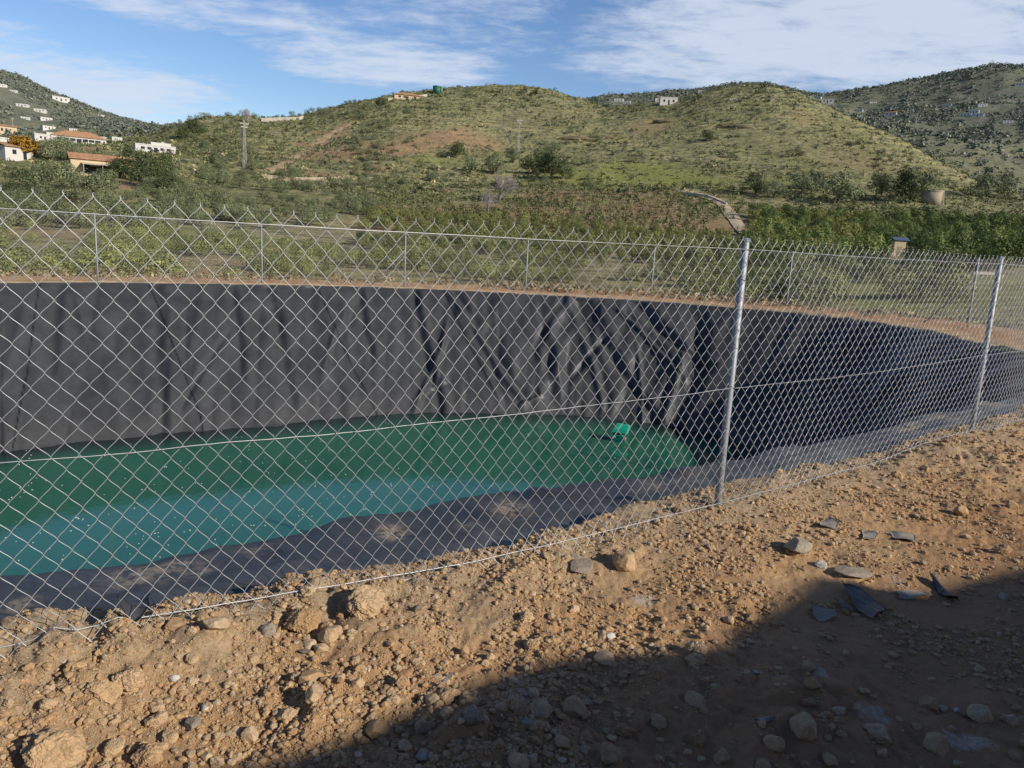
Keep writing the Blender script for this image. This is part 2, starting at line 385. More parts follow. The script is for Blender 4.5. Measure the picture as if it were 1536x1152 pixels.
RINGS.append(ring([(-300,200),(0,204),(150,205),(250,206),(300,225),(850,200),(900,195),(1000,190),(1100,185),(1200,190),(1300,212),(1400,238),(1470,255),(1560,262),(1900,270)], 720))
RINGS.append(ring([(-300,150),(0,168),(60,180),(120,190),(180,197),(235,203),(290,206),(850,180),(900,170),(1000,163),(1100,158),(1200,163),(1300,172),(1400,170),(1500,160),(1900,150)], 980))
RINGS.append(ring([(-300,60),(-100,85),(0,113),(30,121),(60,135),(100,149),(140,163),(180,177),(235,192),(270,199),(300,207),(560,215),(850,168),(880,154),(930,148),(1000,142),(1060,135),(1100,130),(1150,127),(1230,144),(1290,139),(1350,129),(1400,120),(1450,110),(1490,104),(1530,105),(1600,98),(1900,90)], 1350))
RINGS.append(ring([(-300,160),(0,190),(235,200),(300,210),(850,200),(1100,190),(1500,180),(1900,170)], 2000))
RINGS.append(fixed([(-180,4000,-60),(180,4000,-60)]))
RR = np.array([r for r, z in RINGS]); ZZ = np.array([z for r, z in RINGS])
LR = np.linspace(math.log(10), math.log(3990), 900)
TAB = np.zeros((len(TH), len(LR)))
def pchip(x, y, q):
    h = np.diff(x); d = np.diff(y)/h; m = np.zeros_like(y)
    w1 = 2*h[1:]+h[:-1]; w2 = h[1:]+2*h[:-1]
    ok = d[1:]*d[:-1] > 0
    m[1:-1][ok] = ((w1+w2)[ok])/(w1[ok]/d[:-1][ok]+w2[ok]/d[1:][ok])
    m[0] = d[0]*.5; m[-1] = d[-1]
    i = np.clip(np.searchsorted(x, q)-1, 0, len(x)-2); t = (q-x[i])/h[i]
    t = np.clip(t, 0, 1)
    return ((2*t**3-3*t**2+1)*y[i]+(t**3-2*t**2+t)*h[i]*m[i]+(-2*t**3+3*t**2)*y[i+1]+(t**3-t**2)*h[i]*m[i+1])
for i in range(len(TH)):
    x = np.concatenate([[2.], RR[:, i]]); y = np.concatenate([[ZZ[0, i]], ZZ[:, i]])
    TAB[i] = pchip(x, y, np.exp(LR))
def tab(th, r):
    ft = np.clip((th+pi)/(2*pi)*(len(TH)-1), 0, len(TH)-1.001); fr = np.clip((np.log(np.maximum(r, 1e-3))-LR[0])/(LR[1]-LR[0]), 0, len(LR)-1.001)
    i = ft.astype(int); j = fr.astype(int); u = ft-i; v = fr-j
    return (TAB[i, j]*(1-u)+TAB[i+1, j]*u)*(1-v)+(TAB[i, j+1]*(1-u)+TAB[i+1, j+1]*u)*v
RUB = [(*atz(px, py)[:2], pr) for px, py, pr in ((470,925,.16),(550,915,.16),(590,985,.14),(60,1090,.22),(160,1020,.22),(60,1010,.2),(330,1000,.15),(940,845,.14),(480,1090,.16),(1180,1090,.3),(700,1095,.25),(1480,700,.5),(1100,930,.12))]
def zg(x, y, fine=True):
    x = np.asarray(x, float); y = np.asarray(y, float)
    r = np.hypot(x, y); th = np.arctan2(x, y)
    z = tab(th, r)
    a = sstep(30, 120, r)
    z = z+a*(fbm(x/55, y/55, 4, 11)*np.clip(r*.006, 0, 3.2)*sstep(90, 260, r)+fbm(x/14, y/14, 4, 5)*.55)
    hill = sstep(210, 270, r)*(1-sstep(520, 700, r))
    z = z+hill*(.62*np.sin(2*pi*z/2.9+4*fbm(x/60, y/60, 3, 21))*sstep(-.2, .35, fbm(x/80, y/80, 2, 31)+.25))
    far = sstep(600, 800, r); z = z+far*(fbm(x/130, y/130, 5, 41)*15+fbm(x/40, y/40, 3, 42)*3)*(1-.75*sstep(1150, 1350, r))
    near = 1-sstep(22, 40, r)
    if np.any(near > 0):
        sd = np.where(r < 34, sdf(x, y), 5.)
        nf = 1-sstep(9, 14, r)
        rough = np.clip(.55+.6*fbm(x/1.6+3, y/1.6, 3, 51), .15, 1.2)
        berm = np.exp(-((sd-.12)/.28)**2)
        b = .030*fbm(x/.55, y/.55, 3, 61)+.035*sstep(0, .5, x*.4-y*.2+1.2)*0
        lum = fbm(x/.13, y/.13, 4, 62, .6); lum2 = fbm(x/.035, y/.035, 3, 63, .6)
        flat = sstep(.6, 1.8, sd)*sstep(.3, 1.6, x)         # the smoother driven strip at the right
        b = b+nf*(lum*.044*rough*(1-.55*flat)+lum2*.012*(1-.4*flat)*np.clip(rough*1.3, .5, 1.2))
        b = b+(1-nf)*fbm(x/.35, y/.35, 4, 64)*.04
        b = b+berm*(.030+.03*fbm(x/.25, y/.25, 3, 65))*nf+berm*.02*(1-nf)
        b = b+nf*.055*np.exp(-((sd-.40)/.26)**2)*sstep(.7, -.3, x)*.5
        rub = 0
        for qx, qy, qr in RUB: rub = rub+np.exp(-((x-qx)**2+(y-qy)**2)/qr**2)
        rub = np.clip(rub, 0, 1); b = b+nf*rub*(.03+.055*np.abs(fbm(x/.16+9, y/.16, 3, 67, .6))+.02*fbm(x/.06, y/.06, 2, 68))
        # raised left corner in front of the fence
        b = b+nf*.02*np.exp(-(((x+1.5)/.55)**2+((y-2.15)/.45)**2))
        pit = .5*sstep(-.01, -.2, sd)+np.clip(-sd-.2, 0, 9)*1.25
        z = z+near*(b-np.minimum(pit, 4.8))
    return z
def tabi(T, th, r):
    ft = np.clip((th+pi)/(2*pi)*(len(TH)-1), 0, len(TH)-1.001); fr = np.clip((np.log(np.maximum(r, 1e-3))-LR[0])/(LR[1]-LR[0]), 0, len(LR)-1.001)
    i = int(ft); j = fr.astype(int); u = ft-i; v = fr-j
    return (T[i, j]*(1-u)+T[i+1, j]*u)*(1-v)+(T[i, j+1]*(1-u)+T[i+1, j+1]*u)*v
_sel = np.nonzero(np.abs(TH) < radians(50))[0]
_t, _r = np.meshgrid(TH[_sel], np.exp(LR), indexing='ij')
TABF = TAB.copy(); TABF[_sel] = zg(_r*np.sin(_t), _r*np.cos(_t))
def hit(x, y, r0=28, r1=3000):
    d = ray(x, y); hh = hypot(d[0], d[1]); th = atan2(d[0], d[1])
    rs = np.exp(np.linspace(math.log(r0), math.log(r1), 4000)); Z = HC+d[2]/hh*rs; zt = tabi(TABF, th, rs)
    k = np.nonzero(Z <= zt)[0]
    k = k[0] if len(k) else int(np.argmin(Z-zt+np.where(rs > 1600, 1e3, 0)))
    X, Y = d[0]/hh*rs[k], d[1]/hh*rs[k]; return np.array([X, Y, float(zg(X, Y))]), rs[k]

# polar sheet
th_f = np.linspace(radians(-44), radians(44), 1050)
th_b = np.linspace(radians(44), radians(360-44), 150)[1:-1]
THS = np.concatenate([th_f, th_b])
def rows_geo(a, b, step): return np.exp(np.arange(math.log(a), math.log(b), step))
RS_near = rows_geo(.9, 9, .0042)
RS_mid = np.concatenate([rows_geo(9, 150, .012)])
RS_hill = rows_geo(150, 560, .0042)
RS_far = np.concatenate([rows_geo(560, 3000, .016), [3600]])
RALL = np.concatenate([RS_near, RS_mid, RS_hill, RS_far])
def sheet(name, rs, mat, amask=None, close_centre=False):
    T, R = np.meshgrid(THS, rs); X = R*np.sin(T); Y = R*np.cos(T); Z = zg(X, Y)
    n, m = T.shape; V = np.stack([X, Y, Z], -1).reshape(-1, 3)
    i, j = np.meshgrid(np.arange(n-1), np.arange(m), indexing='ij'); j2 = (j+1) % m
    Q = np.stack([i*m+j, i*m+j2, (i+1)*m+j2, (i+1)*m+j], -1).reshape(-1, 4)[:, ::-1]
    fs = [Q]
    if close_centre:
        V = np.vstack([V, [[0, 0, float(zg(0., 0.01))]]]); c = len(V)-1; jj = np.arange(m)
        fs.append(np.stack([np.full(m, c), (jj+1) % m, jj], -1)[:, ::-1])
    at = amask(V) if amask else {}
    me = mesh(name, V, fs, mat, True, at); o = obj(name, me); tag(o, kind='structure'); return o
def near_masks(V):
    x, y = V[:, 0], V[:, 1]; sd = sdf(x, y)
    g = np.clip((1-sstep(.15, .9, sd+.35*fbm(x/.4, y/.4, 3, 71)))*.75, 0, 1)*(np.hypot(x, y) < 30)
    lime = np.zeros(len(V))
    for (px, py, rad) in LIME:
        c = atz(px, py); d = np.hypot(x-c[0], y-c[1])/rad+.9*fbm(x/.05, y/.05, 3, 72)
        lime = np.maximum(lime, 1-sstep(.55, 1.1, d))
    packed_shade = sstep(.75, 1.5, sd+.35*fbm(x/.5, y/.5, 3, 73)+.0*x)*sstep(-1.2, .9, x+.5*fbm(x/.6, y/.6, 2, 74))
    return {'gravelly': g, 'lime': lime*.55, 'packed_shade': packed_shade}
LIME = [(1310,1102,.045),(1452,1140,.06),(785,1045,.06),(788,1070,.05),(965,912,.05),(1170,1050,.03),(1225,1045,.03),(1345,890,.05),(885,1075,.03)]
GREEN = []; BARE = []
def world_blob(lst, x, y, rx, w=1.): p, r = hit(x, y); lst.append((p[0], p[1], rx, w))
for x, y, s, w in [(900,262,32,1.),(960,266,30,1.),(1010,272,24,1.),(850,258,16,.8),(660,240,14,.6),(1040,270,18,.8),(1180,270,16,.6),(1230,440,14,.8),(1330,430,16,1.),(1400,440,14,.9),(1280,410,14,.8),(230,350,12,.6),(90,370,12,.4),(300,370,12,.4)]: world_blob(GREEN, x, y, s, w)
for x, y, s, w in [(500,232,22,1.),(540,226,20,.9),(590,222,22,1.),(640,212,20,.9),(690,208,22,1.),(560,250,14,.7),(470,215,10,1.),(495,200,9,1.),(515,190,8,1.),(445,238,9,1.),(425,255,9,1.),(180,278,8,.9),(205,275,7,.9),(120,305,8,.9),(260,260,6,.6),(130,222,14,.8),(1000,290,8,.6),(40,215,8,.6),(480,260,10,.7),(1200,175,12,.35),(970,190,15,.5),(1290,245,20,.3),(660,335,8,.5),(620,318,22,.85),(720,330,24,.9),(800,318,24,.9),(880,335,24,.95),(960,318,24,.9),(1030,335,22,.85),(850,295,18,.8),(960,296,18,.8),(700,360,14,.5),(900,365,14,.5),(560,345,8,.6),(350,395,5,.6),(100,392,7,.55),(250,408,5,.6),(60,352,10,.45),(380,412,5,.5),(30,410,5,.7),(150,402,5,.6)]: world_blob(BARE, x, y, s, w)
def hill_masks(V):
    x, y = V[:, 0], V[:, 1]; r = np.hypot(x, y)
    def blobs(L):
        a = np.zeros(len(V))
        for cx, cy, rad, w in L:
            d = np.hypot(x-cx, y-cy); k = d < rad*2.2
            q = d[k]/rad+.55*fbm(x[k]/9, y[k]/9, 4, 81); a[k] = np.maximum(a[k], w*(1-sstep(.35, 1.15, q)))
        return a
    bare = blobs(BARE)
    strip = (1-sstep(25, 40, r))*np.clip(.75+.6*fbm(x/3, y/3, 3, 82), 0, 1)
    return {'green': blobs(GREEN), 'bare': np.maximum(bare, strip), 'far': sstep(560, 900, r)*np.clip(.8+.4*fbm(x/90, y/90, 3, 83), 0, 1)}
i1 = np.searchsorted(RALL, 24.); i2 = np.searchsorted(RALL, 160.); i3 = np.searchsorted(RALL, 640.)
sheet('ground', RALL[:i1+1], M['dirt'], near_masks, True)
sheet('valley', RALL[i1:i2+1], M['valley'], hill_masks)
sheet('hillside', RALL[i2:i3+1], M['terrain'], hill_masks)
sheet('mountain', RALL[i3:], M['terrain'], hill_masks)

# ------------------------------------------------------------------ pond liner
vE = .30
prof_t = np.concatenate([np.linspace(0, 1, 8, endpoint=False), np.linspace(1, 2, 22, endpoint=False), np.linspace(2, 3, 96, endpoint=False), np.linspace(3, 4, 18)])
E2 = LO[:, 0:2]; C2 = LO[:, 2:4]; CZ = LO[:, 4]; S2 = LO[:, 5:7]
outd = C2-S2; outd /= np.linalg.norm(outd, axis=1)[:, None]
O3 = np.column_stack([E2+outd*.22, np.full(NU, -.14)])
E3 = np.column_stack([E2, np.where(CZ > 0, .045, .0)])
C3 = np.column_stack([C2, CZ]); S3 = np.column_stack([S2, np.full(NU, ZW)])
B3 = np.column_stack([S2-outd*.9, np.full(NU, ZW-.55)])
KN = [O3, E3, C3, S3, B3]
G = np.zeros((NU, len(prof_t), 3))
for j, t in enumerate(prof_t):
    k = min(int(t), 3); f = t-k; G[:, j] = KN[k]*(1-f)+KN[k+1]*f
# round the crest
ker = np.hanning(13); ker /= ker.sum()
for c in range(3):
    Gp = np.pad(G[:, :, c], ((0, 0), (6, 6)), 'edge')
    G[:, :, c] = sum(Gp[:, k:k+G.shape[1]]*ker[k] for k in range(13))
VV = prof_t-2.0                                         # 0 at crest, 1 at waterline
U2, V2 = np.meshgrid(US, VV, indexing='ij')
du = np.roll(G, -1, 0)-np.roll(G, 1, 0); dv = np.gradient(G, axis=1)
Nn = np.cross(dv, du); Nn /= np.linalg.norm(Nn, axis=2)[..., None]+1e-9
Nn *= np.sign(Nn[..., 2:3]+1e-9)
px_, py_, fw_ = proj(G)
slope = sstep(-.02, .12, V2)
farside = (G[..., 1] > 11) | (G[..., 0] > 6.9)
disp = .10*fbm(U2/1.0, V2*4/2.2, 2, 91)*slope+.042*fbm(U2/.46+.5*V2, V2*4/1.0, 2, 92)*(.4+.6*slope)+.003*fbm(U2/.15, V2*4/.2, 2, 94)*slope
disp += .06*np.abs(fbm(U2/.5+.7*V2, V2*4/3.6, 2, 93))*slope
dust = np.zeros_like(disp); seam = np.zeros_like(disp); mud = np.zeros_like(disp)
def fold(path, amp, w, asym=0., is_seam=False):
    us = []; vs = []
    for x, y in path:
        d = np.where(farside & (V2 > -.15) & (V2 < 1.15), (px_-x)**2+(py_-y)**2, 1e12)
        k = np.unravel_index(np.argmin(d), d.shape); us.append(U2[k]); vs.append(V2[k])
    o = np.argsort(vs); vs = np.array(vs)[o]; us = np.array(us)[o]
    uc = np.interp(VV, vs, us); lim = sstep(vs[0]-.12, vs[0]+.02, VV)*(1-sstep(vs[-1]-.03, vs[-1]+.12, VV))
    dd = U2-uc[None]-(.015 if is_seam else .05)*fbm(U2*0+us[0], V2*5, 2, 95)
    if is_seam: seam[:] = np.maximum(seam, np.exp(-(dd/.014)**2)*lim[None]); dd2 = dd-.05; disp[:] += .012*sstep(-.03, .03, dd)*np.exp(-np.clip(dd, 0, 9)/.5)*lim[None]; return
    g = np.exp(-(dd/w)**2)-.55*np.exp(-((dd-1.5*w*np.sign(asym+1e-6))/(1.1*w))**2)
    disp[:] += 1.15*amp*g*lim[None]
fold([(234,432),(238,520),(241,600),(243,645)], -.07, .15, 1)
fold([(400,432),(420,500),(437,600)], -.055, .13, 1)
fold([(350,440),(357,520),(360,560)], -.05, .10, 1)
fold([(620,440),(632,500),(648,560),(658,612)], -.085, .12, 1)
fold([(672,440),(715,500),(750,560),(785,608)], .075, .11, 1)
fold([(690,455),(735,550),(757,605)], -.045, .11, -1)
fold([(880,450),(905,510),(930,555),(968,605),(985,630)], -.085, .2, 1)
fold([(850,446),(870,500),(890,550),(905,610)], .06, .13, 1)
fold([(955,455),(985,490),(1015,515),(1060,545)], -.09, .22, 1)
fold([(930,470),(990,530),(1030,565)], .07, .1, 1)
fold([(540,440),(548,500),(556,530)], -.05, .1, 1)
fold([(1040,470),(1050,540),(1020,640)], -.08, .25, 1)
fold([(90,432),(80,520),(60,600)], -.04, .2, 1)
fold([(770,440),(740,470),(715,500)], .03, .16, 1)
fold([(620,600),(640,580),(665,575)], .05, .1, 1)
fold([(780,610),(800,600),(812,596)], .05, .09, -1)
fold([(845,450),(825,480),(800,530)], -.05, .12, 1)
rf = np.random.default_rng(3)
for k in range(110):                                     # smaller random folds all round
    u0 = rf.uniform(0, PER); sl = rf.normal(0, .9); v0 = rf.uniform(-.05, .5); v1 = v0+rf.uniform(.25, .6); w = rf.uniform(.06, .22)
    dd = (U2-(u0+sl*V2)+PER/2) % PER-PER/2
    disp += rf.choice([-1, 1])*rf.uniform(.03, .085)*np.exp(-(dd/w)**2)*sstep(v0-.1, v0+.05, V2)*(1-sstep(v1-.1, v1+.1, V2))
for p in ([(225,430),(262,530),(300,625),(308,655)], [(480,445),(515,520),(550,590),(565,622)], [(668,440),(700,510),(745,600)], [(905,455),(985,530),(1015,560)], [(1290,490),(1250,560),(1190,620)], [(60,428),(40,560),(20,670)]):
    fold(p, 0, 0, 0, True)
# bench near the camera: soft bulges, dust, mud
bench = sstep(-1.15, -.9, V2)*(1-sstep(.0, .15, V2))*(~farside)
disp += bench*(.06*fbm(G[..., 0]/.5, G[..., 1]/.5, 3, 97)+.012*fbm(G[..., 0]/.12, G[..., 1]/.12, 3, 98))
def nearmark(x, y): return atz(x, y, -.06)
a_, b_ = nearmark(800, 742), nearmark(940, 762)          # the long raised fold across the bench
t_ = ((G[..., :2]-a_[:2]) @ (b_[:2]-a_[:2]))/((b_-a_)[:2] @ (b_-a_)[:2]); q_ = G[..., :2]-a_[:2]-np.clip(t_, 0, 1)[..., None]*(b_-a_)[:2]
disp += .05*np.exp(-(np.linalg.norm(q_, axis=-1)/.07)**2)*bench
edge_d = np.clip(V2+1, 0, 1)
dust += bench*(np.clip(.95-edge_d*1.6, 0, 1)*.6+.8*sstep(.4, 2.4, G[..., 0]))*np.clip(.75+.5*fbm(G[..., 0]/.6, G[..., 1]/.6, 3, 99), 0, 1)
dust += farside*(.02+.16*sstep(.78, .98, V2)*(1-sstep(1., 1.03, V2))+.25*(1-sstep(-.1, .0, V2)))
for x, y, r_, w in [(215,842,.13,1.),(270,832,.09,.9),(300,850,.06,.7),(380,812,.08,.7),(240,866,.07,.6),(590,797,.09,.9),(765,765,.10,1.),(30,905,.05,.9),(1010,725,.12,.9),(1040,716,.10,.9),(1385,640,.22,.95),(1420,630,.22,.9),(1480,606,.3,.9),(700,790,.05,.6)]:
    c = nearmark(x, y); d = np.hypot(G[..., 0]-c[0], (G[..., 1]-c[1])*.8)
    mud = np.maximum(mud, w*np.exp(-(d/r_)**2)*(~farside))
G2 = G+Nn*disp[..., None]
m_ = G.shape[1]; i, j = np.meshgrid(np.arange(NU), np.arange(m_-1), indexing='ij'); i2_ = (i+1) % NU
Q = np.stack([i*m_+j, i2_*m_+j, i2_*m_+j+1, i*m_+j+1], -1).reshape(-1, 4)
me = mesh('pond_liner', G2.reshape(-1, 3), Q, M['liner'], True, {'dust': np.clip(dust, 0, 1).ravel(), 'seam': seam.ravel(), 'mud': mud.ravel()})
tag(obj('pond_liner', me), 'wrinkled black plastic liner sheet covering the sloping banks of the pond', 'pond liner')

# water
wl = S2+outd*.75; idx = np.arange(0, NU, 6); wl = wl[idx]
cen = wl.mean(0); V = [np.append(cen, ZW)]; fr = np.concatenate([np.linspace(0, .6, 8)[1:-1], np.linspace(.6, 1, 40)])
V = np.vstack([V]+[np.column_stack([cen+(wl-cen)*f, np.full(len(wl), ZW)]) for f in fr]); n = len(wl)
jj = np.arange(n); tri = np.stack([np.zeros(n, int), 1+jj, 1+(jj+1) % n], -1)
qs = [np.stack([1+k*n+jj, 1+(k+1)*n+jj, 1+(k+1)*n+(jj+1) % n, 1+k*n+(jj+1) % n], -1) for k in range(len(fr)-1)]
shl = S2[idx]; dsh = np.full(len(V), 1e9)
for q in shl: dsh = np.minimum(dsh, np.hypot(V[:, 0]-q[0], V[:, 1]-q[1]))
fcen = np.linalg.norm(shl-cen, axis=1).mean()
ins_ = np.concatenate([[1.]]+[np.where(np.linalg.norm(wl-cen, axis=1)*f < np.linalg.norm(shl-cen, axis=1), 1., 0.) for f in fr])
dep = sstep(.0, 1.5, dsh*ins_+.25*fbm(V[:, 0]/1.2, V[:, 1]/1.2, 2, 77)*ins_)
o = obj('water', mesh('water', V, [tri]+qs, M['water'], True, {'depth': dep})); tag(o, kind='structure')
# floating white specks
sp = MB()
for k in range(260):
    x = rng.uniform(-30, 1050); y = rng.uniform(635, 850); c = atz(x, y, ZW+.004)
    if fbm(np.array([c[0]/1.2]), np.array([c[1]/1.2]), 2, 3)[0] < -.05 and rng.random() < .6: continue
    for q in range(rng.integers(1, 3)):
        r_ = rng.uniform(.005, .013); cc = c[:2]+rng.normal(0, .12, 2); n = 7; a0 = rng.uniform(0, 6)
        poly = [(cc[0]+r_*cos(a0+2*pi*i/n)*rng.uniform(.6, 1.2), cc[1]+r_*sin(a0+2*pi*i/n)*rng.uniform(.6, 1.2)) for i in range(n)]
        sp.prism(poly, ZW-.001, ZW+.005)
tag(sp.build('floating_foam', M['foam']), 'scattered white specks of foam floating on the green water', 'foam', kind='stuff')

# green floating box
c = atz(931, 661, ZW); ob = empty('floating_box', (c[0], c[1], ZW), radians(-24), 'bright green plastic box with sloping lid floating near the far bank', 'float box')
ob.scale = (1., 1., 1.18)
b = MB(); b.box((0, 0, .06), (.30, .24, .22), taper=.94); b.build('body', M['boxdark'], ob)
b = MB()
V = np.array([[-.17,-.14,.17],[.17,-.14,.17],[.16,.13,.26],[-.16,.13,.26],[-.15,-.10,.22],[.15,-.10,.22],[.13,.11,.30],[-.13,.11,.30]])
b.add(V, [[3,2,1,0],[4,5,6,7],[0,1,5,4],[1,2,6,5],[2,3,7,6],[3,0,4,7]]); b.build('lid', M['boxgreen'], ob)
b = MB(); b.tube([(-.09,-.135,.14),(-.09,-.165,.12),(.09,-.165,.12),(.09,-.135,.14)], .012, 8); b.build('handle', M['boxgreen'], ob)
for s in (-1, 1):
    b = MB(); b.tube([(s*.12,-.10,.08),(s*.12,-.165,.08)], .028, 12); b.build('knob', M['red'] if s > 0 else M['foam'], ob)
b = MB(); b.box((0,-.13,.03), (.27,.02,.10)); b.build('front_panel', M['boxgreen'], ob)

# ------------------------------------------------------------------ chain link fences
def wires_mesh(name, P0, P1, z0, z1, s, h, rad, mat, parent, nsub=3, nside=5, jitter=0., zfun=None, barb=True, splay=None, xph=0.):
    """woven zigzag wires between two ground points"""
    P0 = np.array(P0, float); P1 = np.array(P1, float); L = np.linalg.norm(P1-P0); D = (P1-P0)/L; Nrm = np.array([-D[1], D[0]])
    nw = int(round(2*L/s)); s = L/nw; nh = int(round((z1-z0)/(h/2))); hh = (z1-z0)/nh
    # local profile of one wire: x in units of s, y offset, z
    tl = np.arange(nh*nsub+1)/nsub
    ph = tl % 2; tri_ = np.where(ph < 1, ph, 2-ph)-.5
    k = .08; trs = .72*np.sign(tri_)*np.minimum(np.abs(tri_), .5-k*.25)+.14*np.sin(pi*tri_)                # soften nodes a little
    up = np.where((tl % 2) < 1, 1., -1.); yo = .8*rad*np.sin(pi*(tl % 2))
    pts_x = trs*s*1.06; pts_y = yo; pts_z = z0+tl*hh
    segs = []
    V = []; base = 0; Fs = []
    ang = 2*pi*np.arange(nside)/nside
    n = len(tl)
    for w in range(nw):
        flip = 1
        flip = 1 if w % 2 else -1
        X = (w+.5)*s+flip*pts_x; Yo = pts_y*flip; Z = pts_z.copy()
        if barb:
            tipx = X[-1]+np.array([0., 0.], float); sg = np.sign(trs[-1])*flip
            X = np.concatenate([X, [X[-1]+sg*.001, X[-1]+sg*.001]]); Yo = np.concatenate([Yo, [rad*1.2*sg, -rad*1.8*sg]]); Z = np.concatenate([Z, [Z[-1]+.005, Z[-1]+.011]])
            X = np.concatenate([X, [X[-1]-sg*.005]]); Yo = np.concatenate([Yo, [rad*3*sg]]); Z = np.concatenate([Z, [Z[-1]-.003]])
        B = P0[None]+D[None]*X[:, None]+Nrm[None]*Yo[:, None]
        if nside > 3:
            wob = .0045*fbm(X*5+3, Z*4, 2, 87); B = B+D[None]*wob[:, None]; Z = Z+.0035*fbm(X*4+9, Z*5, 2, 88)
        if zfun is not None: B, Z = zfun(X, B, Z, D, Nrm)
        C = np.column_stack([B, Z]); T = np.gradient(C, axis=0); T /= np.linalg.norm(T, axis=1)[:, None]+1e-9
        N3 = np.array([Nrm[0], Nrm[1], 0.]); a = np.cross(T, N3); a /= np.linalg.norm(a, axis=1)[:, None]+1e-9; b = np.cross(T, a)
        R = C[:, None]+rad*(a[:, None]*np.cos(ang)[None, :, None]+b[:, None]*np.sin(ang)[None, :, None])
        V.append(R.reshape(-1, 3)); nn = len(C)
        ii, jj = np.meshgrid(np.arange(nn-1), np.arange(nside), indexing='ij'); j2 = (jj+1) % nside
        Fs.append(np.stack([base+ii*nside+jj, base+ii*nside+j2, base+(ii+1)*nside+j2, base+(ii+1)*nside+jj], -1).reshape(-1, 4)); base += nn*nside
    return np.concatenate(V), np.concatenate(Fs)
def line_pts(P0, P1, z, n=24, sag=0., wob=0., seed=0):
    P0 = np.array(P0, float); P1 = np.array(P1, float); t = np.linspace(0, 1, n); r = np.random.default_rng(seed)
    z0, z1 = z if isinstance(z, tuple) else (z, z)
    zz = z0+(z1-z0)*t-sag*4*t*(1-t)+(np.convolve(r.normal(0, wob, n+4), np.ones(5)/5, 'valid') if wob else 0)
    return np.column_stack([P0[0]+(P1[0]-P0[0])*t, P0[1]+(P1[1]-P0[1])*t, zz])
HF = 1.5
aR, aL = radians(38.41), radians(34.38)
PP1 = np.array([1.150, 3.8446]); PP2 = PP1+3.36*np.array([cos(aR), sin(aR)]); PP3 = PP2+3.36*np.array([cos(aR), sin(aR)])
PP0 = PP1-3.42*np.array([cos(aL), sin(aL)]); PPm = PP0-3.42*np.array([cos(aL), sin(aL)])
nf = empty('chain_link_fence', (PP1[0], PP1[1], 0), 0, 'tall galvanised chain link fence with round posts in front of the pond', 'fence')
nfi = Matrix.Translation((-PP1[0], -PP1[1], 0))
def keep(o, parent):                # world-space mesh parented to an offset empty
    o.parent = parent; o.matrix_parent_inverse = Matrix.Translation(-Vector(parent.location)); return o
def drape_left(X, B, Z, D, Nrm):    # the loose lower hem pushed towards the viewer, gentle waves along the top
    zz = Z.copy(); low = np.clip((.22-Z)/.22, 0, 1)**1.5
    out = .10*low*(.6+.5*np.sin(X*3.1+.5))+.012*np.sin(X*5.3)+.01*np.sin(Z*6+X*2)
    return B-Nrm*out[:, None], Z+.006*np.sin(X*4.1)-.01*np.sin(pi*np.clip(X/3.4, 0, 1))
def drape(X, B, Z, D, Nrm):
    out = .012*np.sin(X*4.3)+.008*np.sin(Z*6+X*2); return B-Nrm*out[:, None], Z+.004*np.sin(X*4.1)
allV = []; allF = []; base = 0
for (A, B, fn) in ((PPm, PP0, drape), (PP0, PP1, drape_left), (PP1, PP2, drape), (PP2, PP3, drape)):
    V, Fq = wires_mesh('', A, B, .03 if fn is drape else .02, 1.508, .0739, .0852, .00125, None, None, 5, 6, zfun=fn)
    # keep the mesh on the viewer side of the posts
    d = (B-A)/np.linalg.norm(B-A); V[:, 0] += d[1]*.024; V[:, 1] -= d[0]*.024
    allV.append(V); allF.append(Fq+base); base += len(V)
keep(obj('chain_link_mesh', mesh('chain_link_mesh', np.concatenate(allV), np.concatenate(allF), M['wire'], True)), nf)
for zi, (nm, rad) in enumerate((('top_wire', .0016), ('middle_wire', .0014), ('bottom_wire', .0021))):
    b = MB()
    for s_, (A, B) in enumerate(((PPm, PP0), (PP0, PP1), (PP1, PP2), (PP2, PP3))):
        z = (1.462, .745, (.10, .085))[zi]; sag = (.008, .018, .01)[zi]
        d = (B-A)/np.linalg.norm(B-A); o_ = np.array([d[1], -d[0]])*.026
        lp = line_pts(A+o_, B+o_, z, 60, sag, (.001, .004, .006)[zi], s_+5*zi)
        if zi == 2:                                       # the ground wire rides just above the bumps
            gz = zg(lp[:, 0], lp[:, 1])+.022; gz = np.convolve(np.pad(gz, 6, 'edge'), np.ones(13)/13, 'valid'); lp[:, 2] = np.maximum(lp[:, 2]-.01, np.maximum(gz, zg(lp[:, 0], lp[:, 1])+.006))
        b.tube(lp, rad, 6)
    keep(b.build(nm, M['wire'], None, True), nf)
def make_post(P, H, r, z0=-.3, mat='post'):
    b = MB(); n = 20
    b.tube([(P[0], P[1], z0), (P[0], P[1], .3), (P[0], P[1], H-.003), (P[0], P[1], H)], [r, r, r, r*.8], n)
    return b
for k, P in enumerate((PPm, PP0, PP1, PP2, PP3)):
    po = keep(make_post(P, HF+.005, .0195).build('post', M['post'], None, True), nf)
    b = MB(); b.tube([(P[0], P[1], HF-.002), (P[0], P[1], HF+.010), (P[0], P[1], HF+.018)], [.0225, .0225, .012], 16); cp = b.build('cap', M['post'], None); cp.parent = po
    b = MB()
    for zt in (.08, .30, .52, .745, .95, 1.15, 1.30, 1.455):
        b = MB(); a = np.linspace(0, 2*pi*1.1, 16); b.tube(np.column_stack([P[0]+.0215*np.cos(a), P[1]+.0215*np.sin(a), zt+.012*a/6.3-.01*np.cos(a)]), .0014, 5)
        w = b.build('tie_wire', M['wire'], None, True); w.parent = po

